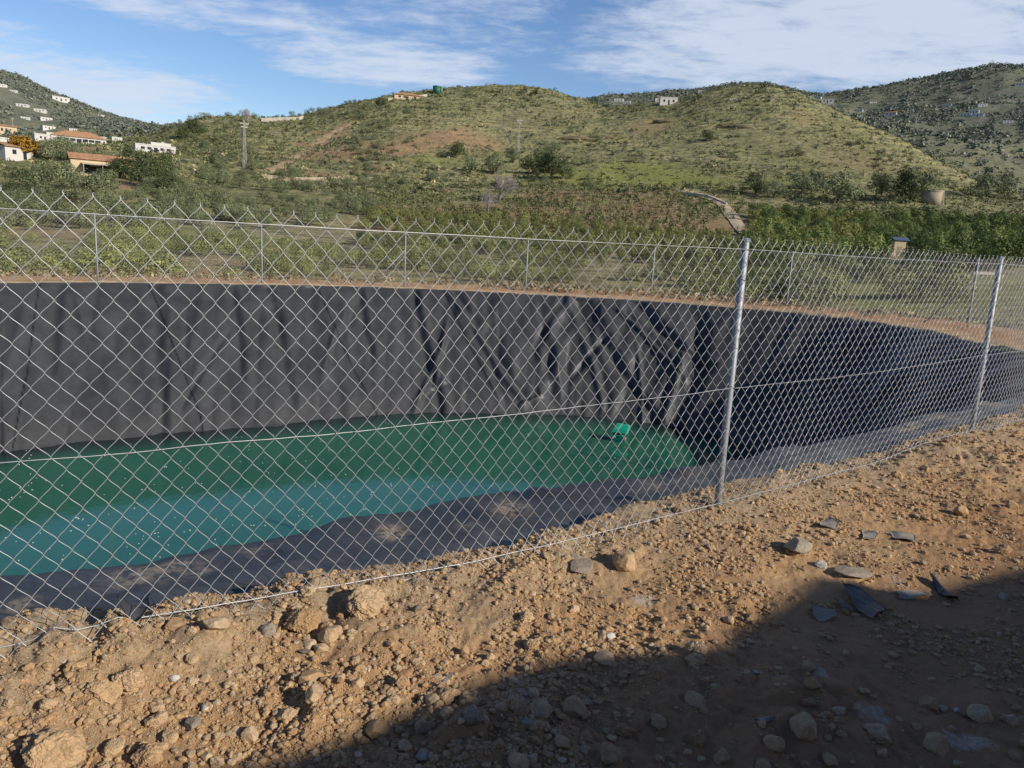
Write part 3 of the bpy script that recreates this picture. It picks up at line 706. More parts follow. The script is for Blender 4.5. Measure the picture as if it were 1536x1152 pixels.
# far fence round the other three sides
FAR = np.array([(-13.9,8.2),(-13.3,12.2),(-11.9,15.0),(-9.65,17.12),(-6.69,19.54),(-3.17,21.01),(.26,22.26),(4.09,22.71),(7.54,20.79),(10.23,16.81),(9.75,13.0),(8.7,10.2),(6.42,8.02)])
FZ = np.array([.06,.08,.08,.08,.04,.04,0.,-.03,.05,.07,.05,.03,0.])
ff = empty('chain_link_fence', (.26, 22.26, 0), 0, 'chain link fence with thin posts running along the far bank above the black liner', 'fence')
allV = []; allF = []; base = 0
wb = [MB(), MB()]
for k in range(len(FAR)-1):
    A, B = FAR[k], FAR[k+1]; zA, zB = FZ[k], FZ[k+1]; L = np.linalg.norm(B-A)
    fn = lambda X, Bp, Z, D, N, zA=zA, zB=zB, L=L: (Bp, Z+zA+(zB-zA)*X/L+.004*np.sin(X*3))
    V, Fq = wires_mesh('', A, B, .03, 1.508, .0739, .0852, .0015, None, None, 1, 3, zfun=fn, barb=False)
    allV.append(V); allF.append(Fq+base); base += len(V)
    wb[0].tube(line_pts(A, B, (zA+1.46, zB+1.46), 8), .002, 4); wb[1].tube(line_pts(A, B, (zA+.74, zB+.74), 10, .01), .0018, 4)
keep(obj('chain_link_mesh', mesh('chain_link_mesh', np.concatenate(allV), np.concatenate(allF), M['farwire'], False)), ff)
keep(wb[0].build('top_wire', M['wire']), ff); keep(wb[1].build('middle_wire', M['wire']), ff)
for k in range(len(FAR)-1):
    po = keep(make_post(FAR[k], FZ[k]+HF, .021).build('post', M['farpost'], None, True), ff)
    b = MB(); b.tube([(FAR[k][0], FAR[k][1], FZ[k]+HF-.002), (FAR[k][0], FAR[k][1], FZ[k]+HF+.016)], [.024, .018], 12); c_ = b.build('cap', M['post']); c_.parent = po
for k, dirn in ((5, -1), (8, -1), (9, -1), (2, 1)):
    A = FAR[k]; B = FAR[k+dirn]; d = (B-A)/np.linalg.norm(B-A)
    b = MB(); e = A+d*1.05; b.tube([(A[0], A[1], FZ[k]+1.02), (e[0], e[1], FZ[k]-.1)], .018, 10); keep(b.build('brace', M['farpost'], None, True), ff)

# ------------------------------------------------------------------ stones and gravel on the foreground
def ico(sub):
    import bmesh
    bm = bmesh.new(); bmesh.ops.create_icosphere(bm, subdivisions=sub, radius=1.); bm.verts.ensure_lookup_table()
    V = np.array([v.co[:] for v in bm.verts]); Fq = np.array([[v.index for v in f.verts] for f in bm.faces]); bm.free(); return V, Fq
ICO1, ICO3, ICO4 = ico(1), ico(4), ico(5)
def stone_shape(seed, sub=ICO3, flat=.7, elong=1.25, cuts=9, rough=.03, crumb=False):
    r = np.random.default_rng(seed); V = sub[0].copy()
    for k in range(cuts):                          # chop with random planes for facets
        n = r.normal(size=3); n /= np.linalg.norm(n); d = r.uniform(.62, .88); q = V @ n-d; V -= np.where(q > 0, q, 0)[:, None]*n*.93
    V = V*(1+rough*(fbm(V[:, 0]*2+seed, V[:, 1]*2+V[:, 2]*1.7, 4, seed % 50))[:, None]*3)
    if crumb:
        q = V*4.5; f = fbm(q[:, 0]+q[:, 2]*.8, q[:, 1]-q[:, 2]*.6, 4, seed % 37+3, .7); g = np.abs(fbm(q[:, 1]*2.2+q[:, 2]*1.7, q[:, 0]*2.2-q[:, 2], 3, seed % 31+5, .7))
        V = V*(1+.16*f-.13*g)[:, None]
    else: V = V*(1+.025*fbm(V[:, 0]*9+V[:, 2]*5, V[:, 1]*9-V[:, 2]*6, 3, 8, .7))[:, None]
    V[:, 0] *= elong; V[:, 2] *= flat; return V
RK = [mesh('stone', stone_shape(100+k, ICO3, random.uniform(.6, .95), random.uniform(1., 1.5), 13, .03), ICO3[1], None, False) for k in range(12)]
SLAB = [mesh('slab', stone_shape(200+k, ICO3, .2, 1.4, 14, .02), ICO3[1], None, False) for k in range(4)]
CLOD = [mesh('clod', stone_shape(300+k, ICO4, random.uniform(.6, .85), 1.15, 6, .08, True), ICO4[1], None, False) for k in range(6)]
def mat_copy(me, mat):
    m = me.copy(); m.materials.clear(); m.materials.append(mat); return m
VAR = {(n, k): [mat_copy(m, M[k]) for m in L] for n, L in (('rk', RK), ('slab', SLAB), ('clod', CLOD)) for k in ('rock', 'grey_rock', 'white_rock')}
def place_stone(name, kind, mat, x, y, size, label, cat='stone', group=None, rot=None, sink=.25, tilt=.25, v=None):
    c = atz(x, y); z = float(zg(c[0], c[1])); c = atz(x, y, z); z = float(zg(c[0], c[1]))
    L = VAR[(kind, mat)]; o = obj(name, L[v if v is not None else random.randrange(len(L))])
    o.scale = (size,)*3; zs = .2 if kind == 'slab' else .7
    o.location = (c[0], c[1], z+size*zs*(1-2*sink)); o.rotation_euler = (random.uniform(-tilt, tilt), random.uniform(-tilt, tilt), rot if rot is not None else random.uniform(0, 6.28))
    return tag(o, label, cat, group)
placed = []
def key(name, kind, mat, x, y, wpx, label, cat='stone', **kw):
    c = atz(x, y, .03); size = wpx/2/F*float(proj(c)[2])/1.2
    placed.append((c[0], c[1], size)); return place_stone(name, kind, mat, x, y, size, label, cat, **kw)
key('boulder', 'clod', 'rock', 75, 1112, 92, 'big crumbly tan clod at the bottom left corner of the ground', 'clod', sink=.2)
key('clod', 'clod', 'rock', 155, 1028, 50, 'rounded tan clod on the dirt below the left end of the fence', 'clod')
key('clod', 'clod', 'rock', 192, 1000, 46, 'rounded tan clod just below the black plastic scrap', 'clod')
key('clod', 'clod', 'rock', 548, 918, 62, 'large rough brown clod under the fence wire beside a dark hollow', 'clod', sink=.15)
key('stone', 'clod', 'rock', 455, 925, 56, 'flattish brown clod lying against the foot of the fence mesh', 'clod')
key('stone', 'rk', 'rock', 495, 945, 44, 'squarish brown stone beside the dark rubble below the fence', 'stone')
key('stone', 'rk', 'grey_rock', 402, 945, 30, 'dark grey stone among the rubble under the fence', 'stone')
key('stone', 'rk', 'white_rock', 310, 1022, 18, 'small pale white stone on the lit dirt at left', 'stone')
key('stone', 'rk', 'grey_rock', 288, 1084, 30, 'small grey block on the sunlit dirt at bottom left', 'stone')
key('stone', 'rk', 'rock', 375, 1098, 32, 'brown stone alone on the sunlit dirt near the bottom edge', 'stone')
key('stone', 'slab', 'white_rock', 601, 872, 26, 'pale flat stone on the dirt bank right behind the fence wire', 'stone', sink=.1)
key('stone', 'slab', 'grey_rock', 872, 854, 40, 'long weathered grey stone lying below the bottom fence wire', 'stone', sink=.05)
key('stone', 'rk', 'rock', 938, 838, 44, 'brown angular rock just in front of the fence, left of the post', 'stone', sink=.2)
key('stone', 'slab', 'grey_rock', 664, 1020, 34, 'grey triangular stone at the border of sun and shadow', 'stone', sink=.1, tilt=.5)
key('stone', 'rk', 'rock', 648, 1055, 30, 'pale split stone just left of the shadow edge', 'stone')
key('stone', 'rk', 'grey_rock', 635, 1090, 30, 'pale rounded stone topmost of the shaded heap at the bottom', 'stone')
key('stone', 'rk', 'grey_rock', 706, 1094, 40, 'biggest grey stone of the shaded heap at the bottom', 'stone')
key('stone', 'rk', 'grey_rock', 634, 1128, 30, 'grey upright stone at the bottom edge of the shaded heap', 'stone')
key('stone', 'rk', 'grey_rock', 790, 1100, 24, 'light stone at the right end of the shaded heap', 'stone')
key('stone', 'rk', 'rock', 905, 955, 22, 'small reddish stone sunlit just above the shadow', 'stone')
key('stone', 'rk', 'grey_rock', 1195, 828, 48, 'dark grey lump of rock on the lit dirt right of the post', 'stone', sink=.15)
key('stone', 'rk', 'white_rock', 1231, 850, 20, 'small pale block beside the dark grey lump', 'stone')
key('stone', 'rk', 'rock', 1095, 926, 20, 'tan stone left one of the pair at the shadow edge', 'stone')
key('stone', 'rk', 'rock', 1127, 924, 20, 'tan stone right one of the pair at the shadow edge', 'stone')
key('stone', 'slab', 'grey_rock', 1279, 861, 48, 'pale grey flat slab lying on the sunlit dirt', 'slab', sink=.0, tilt=.1)
key('stone', 'rk', 'rock', 1388, 692, 16, 'orange stone at the foot of the fence between the two posts', 'stone')
key('stone', 'rk', 'rock', 1440, 768, 26, 'light brown stone on the lit dirt far right', 'stone')
key('stone', 'rk', 'rock', 1515, 765, 20, 'tan stone near the right edge of the lit dirt', 'stone')
key('stone', 'rk', 'rock', 1402, 1122, 46, 'large brown stone in shade at the bottom right', 'stone')
key('stone', 'rk', 'rock', 1205, 1103, 48, 'brown angular stone in deep shade at the bottom', 'stone')
key('stone', 'rk', 'rock', 1160, 1110, 40, 'dark stone in deep shade left of the brown angular one', 'stone')
key('stone', 'clod', 'rock', 1040, 997, 34, 'dark round clump lying in the shadow below its edge', 'clod')
key('stone', 'rk', 'white_rock', 1133, 1015, 10, 'tiny white pebble in the middle of the shade', 'pebble')
key('stone', 'rk', 'white_rock', 1434, 1067, 9, 'tiny white pebble in the shade at lower right', 'pebble')
key('stone', 'rk', 'grey_rock', 1507, 900, 18, 'round grey stone in shade by the right edge', 'stone')
# medium stones, individual
cand = []
tries = 0
while len(cand) < 190 and tries < 20000:
    tries += 1
    x = rng.uniform(-20, 1556); y = rng.uniform(600, 1160); c = atz(x, y)
    if not (1.6 < hypot(c[0], c[1]) < 9.5): continue
    s_ = float(sdf(c[0], c[1]))
    if s_ < -.03: continue
    left = np.clip((900-x)/900, 0, 1)
    dens = .25+.75*left if y > 860 else .45
    if 0 < s_ < .5: dens = .8
    if y > 1040 and x > 560: dens = .9
    if fbm(np.array([c[0]/.5]), np.array([c[1]/.5]), 2, 9)[0]+.55 < rng.random()*1.0: continue
    if rng.random() > dens: continue
    size = .0115*(1-rng.random())**-.38
    size = min(size, .038)
    if any((c[0]-a)**2+(c[1]-b)**2 < (size+q)**2*.8 for a, b, q in placed): continue
    placed.append((c[0], c[1], size)); cand.append((x, y, size))
for hx, hy, wx, wy, num in ((690, 1095, 130, 34, 30), (1190, 1100, 130, 34, 26), (480, 930, 90, 26, 26), (90, 1070, 90, 50, 22)):
    k = 0; tr = 0
    while k < num and tr < 2000:
        tr += 1; x = rng.normal(hx, wx); y = min(rng.normal(hy, wy), 1160); c = atz(x, y); size = min(.0105*(1-rng.random())**-.36, .03)
        if any((c[0]-a)**2+(c[1]-b)**2 < (size+q)**2*.6 for a, b, q in placed): continue
        placed.append((c[0], c[1], size)); cand.append((x, y, size)); k += 1
for x, y, size in cand:
    g = rng.random(); mat = 'rock' if g < .91 else ('grey_rock' if g < .985 else 'white_rock')
    if y > 1000 and x > 500 and mat != 'rock': mat = 'rock'
    if mat == 'white_rock': size = min(size, .016)
    kd = 'rk' if rng.random() < .38 or mat == 'white_rock' else ('clod' if mat == 'rock' else 'slab')
    lab = {'rock': ('small brown stone among many scattered over the dirt in front of the pond', 'small brown stones on the dirt'), 'grey_rock': ('small grey stone among many scattered over the dirt in front of the pond', 'small grey stones on the dirt'), 'white_rock': ('small pale stone among several scattered over the dirt in front of the pond', 'small pale stones on the dirt')}[mat]
    place_stone('stone', kd, mat, x, y, size, lab[0], 'stone', lab[1])
# gravel and crumbs: nobody could count them
NG = 62000
V0 = [stone_shape(400+k, ICO1, .75, 1.2, 3, .05) for k in range(8)]; F0 = ICO1[1]
gxs = []
while sum(len(a) for a in gxs) < NG:
    n = 40000; r = np.exp(rng.uniform(math.log(1.55), math.log(9.8), n)); t = rng.uniform(radians(-40), radians(42), n)
    x = r*np.sin(t); y = r*np.cos(t); s_ = sdf(x, y)
    cl = 1.3*fbm(x/.42, y/.42, 3, 15)+.8*fbm(x/.09, y/.09, 2, 16)
    edge_ = np.exp(-np.clip(s_, 0, 9)/.6)
    k = (s_ > -.04) & (rng.random(n) < np.clip(.38+.75*cl+.35*edge_, .03, 1.))
    gxs.append(np.column_stack([x[k], y[k], r[k]]))
gg = np.concatenate(gxs)[:NG]; n = len(gg)
size = np.minimum(.0017*(1-rng.random(n))**-.52*(.70+gg[:, 2]*.15), .0085+.0016*gg[:, 2]); zz = zg(gg[:, 0], gg[:, 1])
which = rng.integers(0, len(V0), n); ang = rng.uniform(0, 6.28, n)
base_v = np.array(V0)[which]; c, s_ = np.cos(ang)[:, None], np.sin(ang)[:, None]
sx = rng.uniform(.7, 1.3, (n, 3))
bx = base_v*sx[:, None, :]
V = np.stack([bx[..., 0]*c-bx[..., 1]*s_, bx[..., 0]*s_+bx[..., 1]*c, bx[..., 2]], -1)*size[:, None, None]
V += np.column_stack([gg[:, 0], gg[:, 1], zz+size*.35])[:, None]
Fq = (F0[None]+(np.arange(n)*V.shape[1])[:, None, None]).reshape(-1, 3)
pal = np.array([(.50,.34,.185),(.44,.275,.14),(.38,.215,.11),(.56,.43,.27),(.40,.345,.265),(.29,.25,.20),(.64,.56,.45)]); pw = np.array([.3,.25,.14,.14,.09,.05,.03])
cc = pal[rng.choice(len(pal), n, p=pw/pw.sum())]*rng.uniform(.82, 1.1, (n, 1))*.55+np.array([[.50,.33,.17]])*.5
tag(obj('gravel', mesh('gravel', V.reshape(-1, 3), Fq, M['gravel'], False, None, np.repeat(cc, V.shape[1], 0))), 'loose crumbs of earth and gravel covering the dirt', 'gravel', kind='stuff')

# liner scraps lying on the dirt
def scrap(pix, label, mat, lift=.012, curl=.02, seed=0, cat='plastic scrap', name='plastic_scrap'):
    c0 = np.mean([atz(x, y) for x, y in pix], 0); z0 = float(zg(c0[0], c0[1])); c0 = np.mean([atz(x, y, z0) for x, y in pix], 0); z0 = float(zg(c0[0], c0[1]))
    P = np.array([atz(x, y, z0) for x, y in pix])[:, :2]; r = np.random.default_rng(seed)
    cen = P.mean(0); n = len(P); rings = 6; V = []; 
    # densify outline
    Q = []
    for i in range(n):
        for t in np.linspace(0, 1, 6, endpoint=False): Q.append(P[i]*(1-t)+P[(i+1) % n]*t)
    Q = np.array(Q); Q += r.normal(0, .002, Q.shape); m = len(Q)
    for k in range(rings+1):
        f = k/rings; R = cen+(Q-cen)*f; V.append(np.column_stack([R, zg(R[:, 0], R[:, 1])*.3+float(np.max(zg(Q[:, 0], Q[:, 1])))*.7+lift+curl*f**2*np.sin(np.arange(m)*2*pi/m*2+seed)+.004*fbm(R[:, 0]/.04, R[:, 1]/.04, 2, seed+3)]))
    V = np.concatenate(V); Fs = []
    for k in range(rings):
        for i in range(m): Fs.append([k*m+i, k*m+(i+1) % m, (k+1)*m+(i+1) % m, (k+1)*m+i])
    n0 = len(V); V = np.vstack([V, V-[0, 0, .004]]); Fs2 = [[a+n0 for a in f[::-1]] for f in Fs]
    rim = [[rings*m+i, rings*m+(i+1) % m, n0+rings*m+(i+1) % m, n0+rings*m+i][::-1] for i in range(m)]
    me = mesh(name, V, np.array(Fs+Fs2+rim), mat, True)
    return tag(obj(name, me), label, cat)
scrap([(1262,887),(1290,893),(1328,922),(1318,930),(1306,940),(1285,922)], 'long dark grey strip of cut liner lying in the shade', M['scrap'], .015, .008, 1)
scrap([(1250,903),(1262,905),(1279,922),(1268,920)], 'narrow dark offcut beside the long grey strip', M['scrap'], .012, .006, 2)
scrap([(1217,912),(1252,915),(1255,928),(1232,934),(1220,926)], 'flat dusty grey offcut left of the long strip in the shade', M['dusty_scrap'], .008, .006, 3)
scrap([(1232,785),(1244,779),(1256,790),(1254,798),(1228,795)], 'small grey flake on the lit dirt, nearest to the post', M['dusty_scrap'], .01, .008, 4)
scrap([(1294,799),(1316,806),(1312,813),(1293,814)], 'small grey flake on the lit dirt, left of two side by side', M['dusty_scrap'], .01, .006, 5)
scrap([(1334,800),(1372,807),(1373,815),(1343,813)], 'thin grey flake on the lit dirt, right of two side by side', M['dusty_scrap'], .01, .008, 6)
scrap([(1393,872),(1402,871),(1438,905),(1432,908),(1408,893)], 'twisted thin dark strip sticking up at the shadow edge', M['scrap'], .02, .02, 7)
scrap([(1345,890),(1385,888),(1398,895),(1370,899),(1350,899)], 'pale grey piece half buried at the shadow edge', M['dusty_scrap'], .006, .006, 8)
scrap([(178,935),(206,924),(228,928),(226,950),(200,962),(182,958)], 'crumpled black piece of liner poking out of the dirt under the fence', M['scrap'], .03, .03, 9)
scrap([(1130,1083),(1158,1078),(1160,1084),(1140,1087)], 'narrow grey flake in the shade at the bottom', M['dusty_scrap'], .006, .003, 10)

# ------------------------------------------------------------------ unseen wall added behind the camera, top cut to the foreground shadow edge
SAZ = np.array([.868, -.497]); SEL = radians(26.5)         # horizontal direction towards the sun, elevation
edge_px = [(-900,1420),(-250,1200),(0,1175),(200,1165),(340,1148),(420,1120),(470,1105),(500,1085),(560,1068),(640,1035),(720,1010),(790,992),(850,987),(960,984),(1030,972),(1060,945),(1100,922),(1140,903),(1190,870),(1215,873),(1250,884),(1300,897),(1340,899),(1380,887),(1400,880),(1470,862),(1536,846),(1700,800)]
Qs = np.array([atz(x, y)[:2] for x, y in edge_px if y < 1200]); 
wd = np.array([.92, .39]); wd /= np.linalg.norm(wd); wn = np.array([-wd[1], wd[0]]); W0 = np.array([5.6, -3.0])+np.array([0., 2.1])
top = []
for q in Qs:
    k = ((W0-q) @ wn)/(SAZ @ wn); p = q+SAZ*k; top.append((p @ wd, k*tan(SEL)))
top.sort(); top = [(top[0][0]-9, top[0][1]-.25)]+top+[(top[-1][0]+6, top[-1][1]+.1)]
b = MB()
def wp(u, off, z): return np.array([*(wd*u+wn*((W0 @ wn)+off)), z])
for (u0, h0), (u1, h1) in zip(top[:-1], top[1:]):
    if u1-u0 < 1e-4: continue
    V = [wp(u0, 0, -.2), wp(u1, 0, -.2), wp(u1, -.3, -.2), wp(u0, -.3, -.2), wp(u0, 0, h0), wp(u1, 0, h1), wp(u1, -.3, h1), wp(u0, -.3, h0)]
    b.add(V, [[4, 5, 6, 7], [0, 1, 5, 4], [2, 3, 7, 6]])
tag(b.build('shadow_wall', M['stonewall']), 'unseen wall added behind the camera, shaped to throw the foreground shadow', 'wall')

# ------------------------------------------------------------------ vegetation
def leaves(n, lobes, seed, size, flat=.0, upb=0.):
    """leaf clumps spread over and through a set of lobes (cx,cy,cz,rx,ry,rz)"""
    r = np.random.default_rng(seed); lobes = np.array(lobes, float); vol = lobes[:, 3]*lobes[:, 4]+lobes[:, 5]*lobes[:, 3]
    li = r.choice(len(lobes), n, p=vol/vol.sum()); L = lobes[li]
    d = r.normal(size=(n, 3)); d /= np.linalg.norm(d, axis=1)[:, None]; rad = r.uniform(.45, 1.08, n)**.5
    d2 = d*rad[:, None]; C = L[:, :3]+d2*L[:, 3:6]
    nrm = d+r.normal(0, .25, (n, 3))+[0, 0, upb]; nrm /= np.linalg.norm(nrm, axis=1)[:, None]
    a = np.cross(nrm, r.normal(size=(n, 3))); a /= np.linalg.norm(a, axis=1)[:, None]; b = np.cross(nrm, a)
    s = size*r.uniform(.55, 1.3, n)[:, None]; w = s*r.uniform(.45, .8, n)[:, None]
    V = np.stack([C-a*s, C-b*w*.8+nrm*s*.15, C+a*s, C+b*w], 1)
    tint = np.repeat(r.uniform(.72, 1.22, n), 4)[:, None]*np.ones(3)
    return V.reshape(-1, 3), np.arange(n*4).reshape(-1, 4), tint
def crown_lobes(seed, h, w, base, n=9):
    r = np.random.default_rng(seed); L = [(0, 0, base+(h-base)*.5, w*.33, w*.33, (h-base)*.42)]
    for k in range(n):
        a = r.uniform(0, 6.28); q = r.uniform(.2, .5)*w; z = base+(h-base)*r.uniform(.16, .84); s = w*r.uniform(.15, .27)*(1.15-.5*(z-base)/(h-base))
        L.append((q*cos(a)*(1.1-.6*(z-base)/(h-base)), q*sin(a)*(1.1-.6*(z-base)/(h-base)), z, s, s, s*r.uniform(.7, 1.)))
    return L
def trunk_mesh(seed, h, base, w, r0):
    r = np.random.default_rng(seed); b = MB(); lean = r.normal(0, .05, 2)*h
    b.tube([(0, 0, -.3), (lean[0]*.2, lean[1]*.2, base*.5), (lean[0]*.5, lean[1]*.5, base), (lean[0], lean[1], h*.7)], [r0*1.3, r0, r0*.75, r0*.25], 7)
    for k in range(5):
        a = r.uniform(0, 6.28); z = base*r.uniform(.55, 1.1); q = w*r.uniform(.22, .36)
        b.tube([(lean[0]*.4, lean[1]*.4, z), (q*.5*cos(a), q*.5*sin(a), z+(h-base)*.25), (q*cos(a), q*sin(a), z+(h-base)*.5)], [r0*.5, r0*.35, r0*.12], 5)
    V = np.concatenate(b.V); me = bpy.data.meshes.new('trunk'); me.from_pydata(V.tolist(), [], b.F); me.materials.append(M['bark']); me.update(); return me
def make_proto(kind, seed, h, w, base, nleaf, lsize, mat, r0, lob=9):
    V, Fq, t = leaves(nleaf, crown_lobes(seed, h, w, base, lob), seed, lsize, upb=.3)
    return (mesh('crown', V, Fq, M[mat], False, None, t), trunk_mesh(seed, h, base, w, r0))
PROTO = {
 'orchard': [make_proto('o', 20+k, 2.3, 2.5, .12, 1000, .10, 'orchard', .06, 10) for k in range(6)],
 'grove': [make_proto('g', 40+k, 3.3, 3.7, .2, 1900, .105, 'grove', .09, 9) for k in range(6)],
 'mixed': [make_proto('m', 140+k, 3.1, 3.6, .2, 1700, .105, 'mixed', .09, 9) for k in range(4)],
 'olive': [make_proto('v', 60+k, 3.4, 4.2, .15, 2200, .105, 'olive', .12, 13) for k in range(6)],
 'dark': [make_proto('d', 80+k, 5.0, 5.4, .3, 2800, .135, 'dark', .16, 14) for k in range(5)],
 'field': [make_proto('f', 190+k, 1.3, 1.9, .05, 1000, .052, 'field', .04, 10) for k in range(6)],
 'shrub': [make_proto('s', 90+k, 1.3, 1.9, .05, 1000, .052, 'olive', .04, 10) for k in range(6)],
}
def tree(kind, name, p, s, label, cat, group=None, sz=1.):
    crown, trunk = random.choice(PROTO[kind]); e = empty(name, tuple(p), random.uniform(0, 6.28), label, cat, group)
    e.scale = (s, s, s*sz); obj('crown', crown, e); obj('trunk', trunk, e); return e
def in_cols(th, x0, x1): return (th > px_theta(x0)) & (th < px_theta(x1))
def visible_px(p):
    x, y, f = proj(np.array(p)); return x, y
def scatter(x0, x1, r0, r1, spacing, jit, seed, rowdir=.3):
    """orchard rows: a jittered lattice in the world, cut to a sector"""
    r = np.random.default_rng(seed); R = r1*1.05; g = np.arange(-R, R, spacing); A, B = np.meshgrid(g, g)
    A = A.ravel()+r.normal(0, jit*spacing, A.size); B = B.ravel()+r.normal(0, jit*spacing, B.size)
    c, s = cos(rowdir), sin(rowdir); X = A*c-B*s; Y = A*s+B*c; rr = np.hypot(X, Y); th = np.arctan2(X, Y)
    k = (rr > r0) & (rr < r1) & in_cols(th, x0, x1); X, Y = X[k], Y[k]; o = np.argsort(np.hypot(X, Y)); return X[o], Y[o]
TRACKPX = [(1018,286),(1045,291),(1070,299),(1088,310),(1097,324),(1105,336),(1117,348),(1130,360),(1138,372)]
TRACK = np.array([hit(x, y)[0] for x, y in TRACKPX])
def near_track(x, y, d=4.5):
    return np.min(np.hypot(TRACK[:, 0]-x, TRACK[:, 1]-y)) < d
def bulk(name, items, mat, label, cat, nleaf, seed, col, lsz=.55):
    """one stuff object made of many small leafy mounds: items = rows of x,y,z,w,h"""
    n = len(items); r = np.random.default_rng(seed); d = r.normal(size=(n, nleaf, 3)); d[..., 2] = np.abs(d[..., 2]); d /= np.linalg.norm(d, axis=2)[..., None]
    rad = r.uniform(.5, 1.05, (n, nleaf, 1)); off = d*rad
    W, H = items[:, 3][:, None], items[:, 4][:, None]
    lump = 1+.35*np.sin(np.arctan2(d[..., 1], d[..., 0])*r.integers(2, 5, (n, 1))+r.uniform(0, 6, (n, 1)))
    C = np.stack([off[..., 0]*W*.5*lump, off[..., 1]*W*.5*lump, off[..., 2]*H], -1)+items[:, None, :3]
    nrm = d+r.normal(0, .34, d.shape); nrm /= np.linalg.norm(nrm, axis=2)[..., None]
    a = np.cross(nrm, r.normal(size=d.shape)); a /= np.linalg.norm(a, axis=2)[..., None]; b = np.cross(nrm, a)
    s = (lsz*items[:, 3]/math.sqrt(nleaf)*1.5)[:, None, None]*r.uniform(.6, 1.3, (n, nleaf, 1))
    V = np.stack([C-a*s, C-b*s*.7, C+a*s, C+b*s*.7], 2).reshape(-1, 3)
    t = np.repeat(col, nleaf*4, 0)*np.repeat(r.uniform(.75, 1.2, n*nleaf), 4)[:, None]
    return tag(obj(name, mesh(name, V, np.arange(len(V)).reshape(-1, 4), mat, False, None, t)), label, cat, kind='stuff')
def pal_cols(n, pal, seed):
    r = np.random.default_rng(seed); pal = np.array(pal); return pal[r.integers(0, len(pal), n)]*r.uniform(.8, 1.2, (n, 1))

# young orchard in the middle: the nearest 300 are individual trees
X, Y = scatter(540, 1118, 95, 262, 3.9, .12, 5, .35); keepi = []
for x, y in zip(X, Y):
    if near_track(x, y, 3.5) or fbm(np.array([x/16]), np.array([y/16]), 2, 6)[0] < -.42: continue
    keepi.append((x, y))
rest = []
cnt = 0
for x, y in keepi:
    if cnt < 298:
        z = float(zg(x, y)); tree('orchard', 'orchard_tree', (x, y, z), random.uniform(.75, 1.25), 'young leafy orchard tree in the rows across the slope beyond the far fence', 'tree', 'young orchard trees on the middle slope'); cnt += 1
    else: rest.append((x, y, float(zg(x, y)), random.uniform(1.6, 2.9), random.uniform(1.5, 2.3)))
if rest:
    rest = np.array(rest); bulk('orchard', rest, M['scrub'], 'far rows of small orchard trees below the hill', 'orchard', 60, 8, pal_cols(len(rest), [(.12,.135,.05),(.16,.17,.06),(.10,.11,.045)], 2), .5)
# dense dark grove on the right
HUT, HUTR = hit(1345, 384); hu = HUT[:2]/HUTR
X, Y = scatter(1128, 1700, 96, 226, 4.2, .2, 6, .1); cnt = 0; rest = []
for x, y in zip(X, Y):
    if near_track(x, y, 4.5): continue
    if abs(-(x-HUT[0])*hu[1]+(y-HUT[1])*hu[0]) < 3.2 and -40 < (x-HUT[0])*hu[0]+(y-HUT[1])*hu[1] < 3: continue
    r = hypot(x, y); z = float(zg(x, y))
    if cnt < 298:
        sx_, sy_ = visible_px((x, y, z))
        if sx_ > 1570: continue
        tree('grove' if sx_ > 1300 or random.random() < .55 else 'mixed', 'grove_tree', (x, y, z), random.uniform(.65, 1.35), 'dark green bushy tree in the dense grove at the right below the hill', 'tree', 'trees of the dense grove at right'); cnt += 1
    else: rest.append((x, y, z, random.uniform(3, 4.6), random.uniform(2.4, 3.6)))
if rest:
    rest = np.array(rest); bulk('grove', rest, M['scrub'], 'back rows of the dense dark green grove at the foot of the right hill', 'grove', 90, 9, pal_cols(len(rest), [(.08,.115,.035),(.10,.14,.04),(.065,.09,.03)], 3), .5)
# olive scrub on the left slopes: individual shrubs
cnt = 0; r_ = np.random.default_rng(12)
pts = []
for k in range(4000):
    x = r_.uniform(-20, 560); y = r_.uniform(215, 345)
    if x < 300 and y < 255: continue
    if 380 < x < 530 and y < 262: continue
    if 95 < x < 215 and 225 < y < 282: continue
    p, r = hit(x, y)
    if fbm(np.array([p[0]/22]), np.array([p[1]/22]), 2, 14)[0] < -.12: continue
    if any((p[0]-a)**2+(p[1]-b)**2 < 9. for a, b, _ in pts): continue
    pts.append(tuple(p))
    if len(pts) >= 190: break
for p in pts:
    tree('olive', 'olive_tree', p, random.uniform(.55, 1.15), 'grey green round olive tree on the slope at left', 'tree', 'olive trees on the left slope')
# shrubs in the dry field just beyond the far fence
pts = []
for k in range(3000):
    x = r_.uniform(-20, 1460); y = r_.uniform(338, 462)
    w = .9 if 125 < x < 470 and y > 350 else (.55 if x > 540 else .25)
    if x > 1030 and y > 370: w = 1. if x < 1140 else (.75 if x < 1300 else .4)
    if x < 1030 and y > 428: continue
    if r_.random() > w: continue
    p, r = hit(x, y)
    if r > 110 or r < 31: continue
    if fbm(np.array([p[0]/9]), np.array([p[1]/9]), 2, 15)[0] < -.1: continue
    if any((p[0]-a)**2+(p[1]-b)**2 < 2.2 for a, b, _ in pts): continue
    pts.append(tuple(p))
    if len(pts) >= 260: break
for p in pts:
    tree('field', 'shrub', p, random.uniform(1.2, 2.3) if visible_px(p)[0] > 1130 else random.uniform(.8, 1.7), 'low leafy shrub in the dry field seen through the far fence', 'shrub', 'shrubs in the field beyond the far fence')
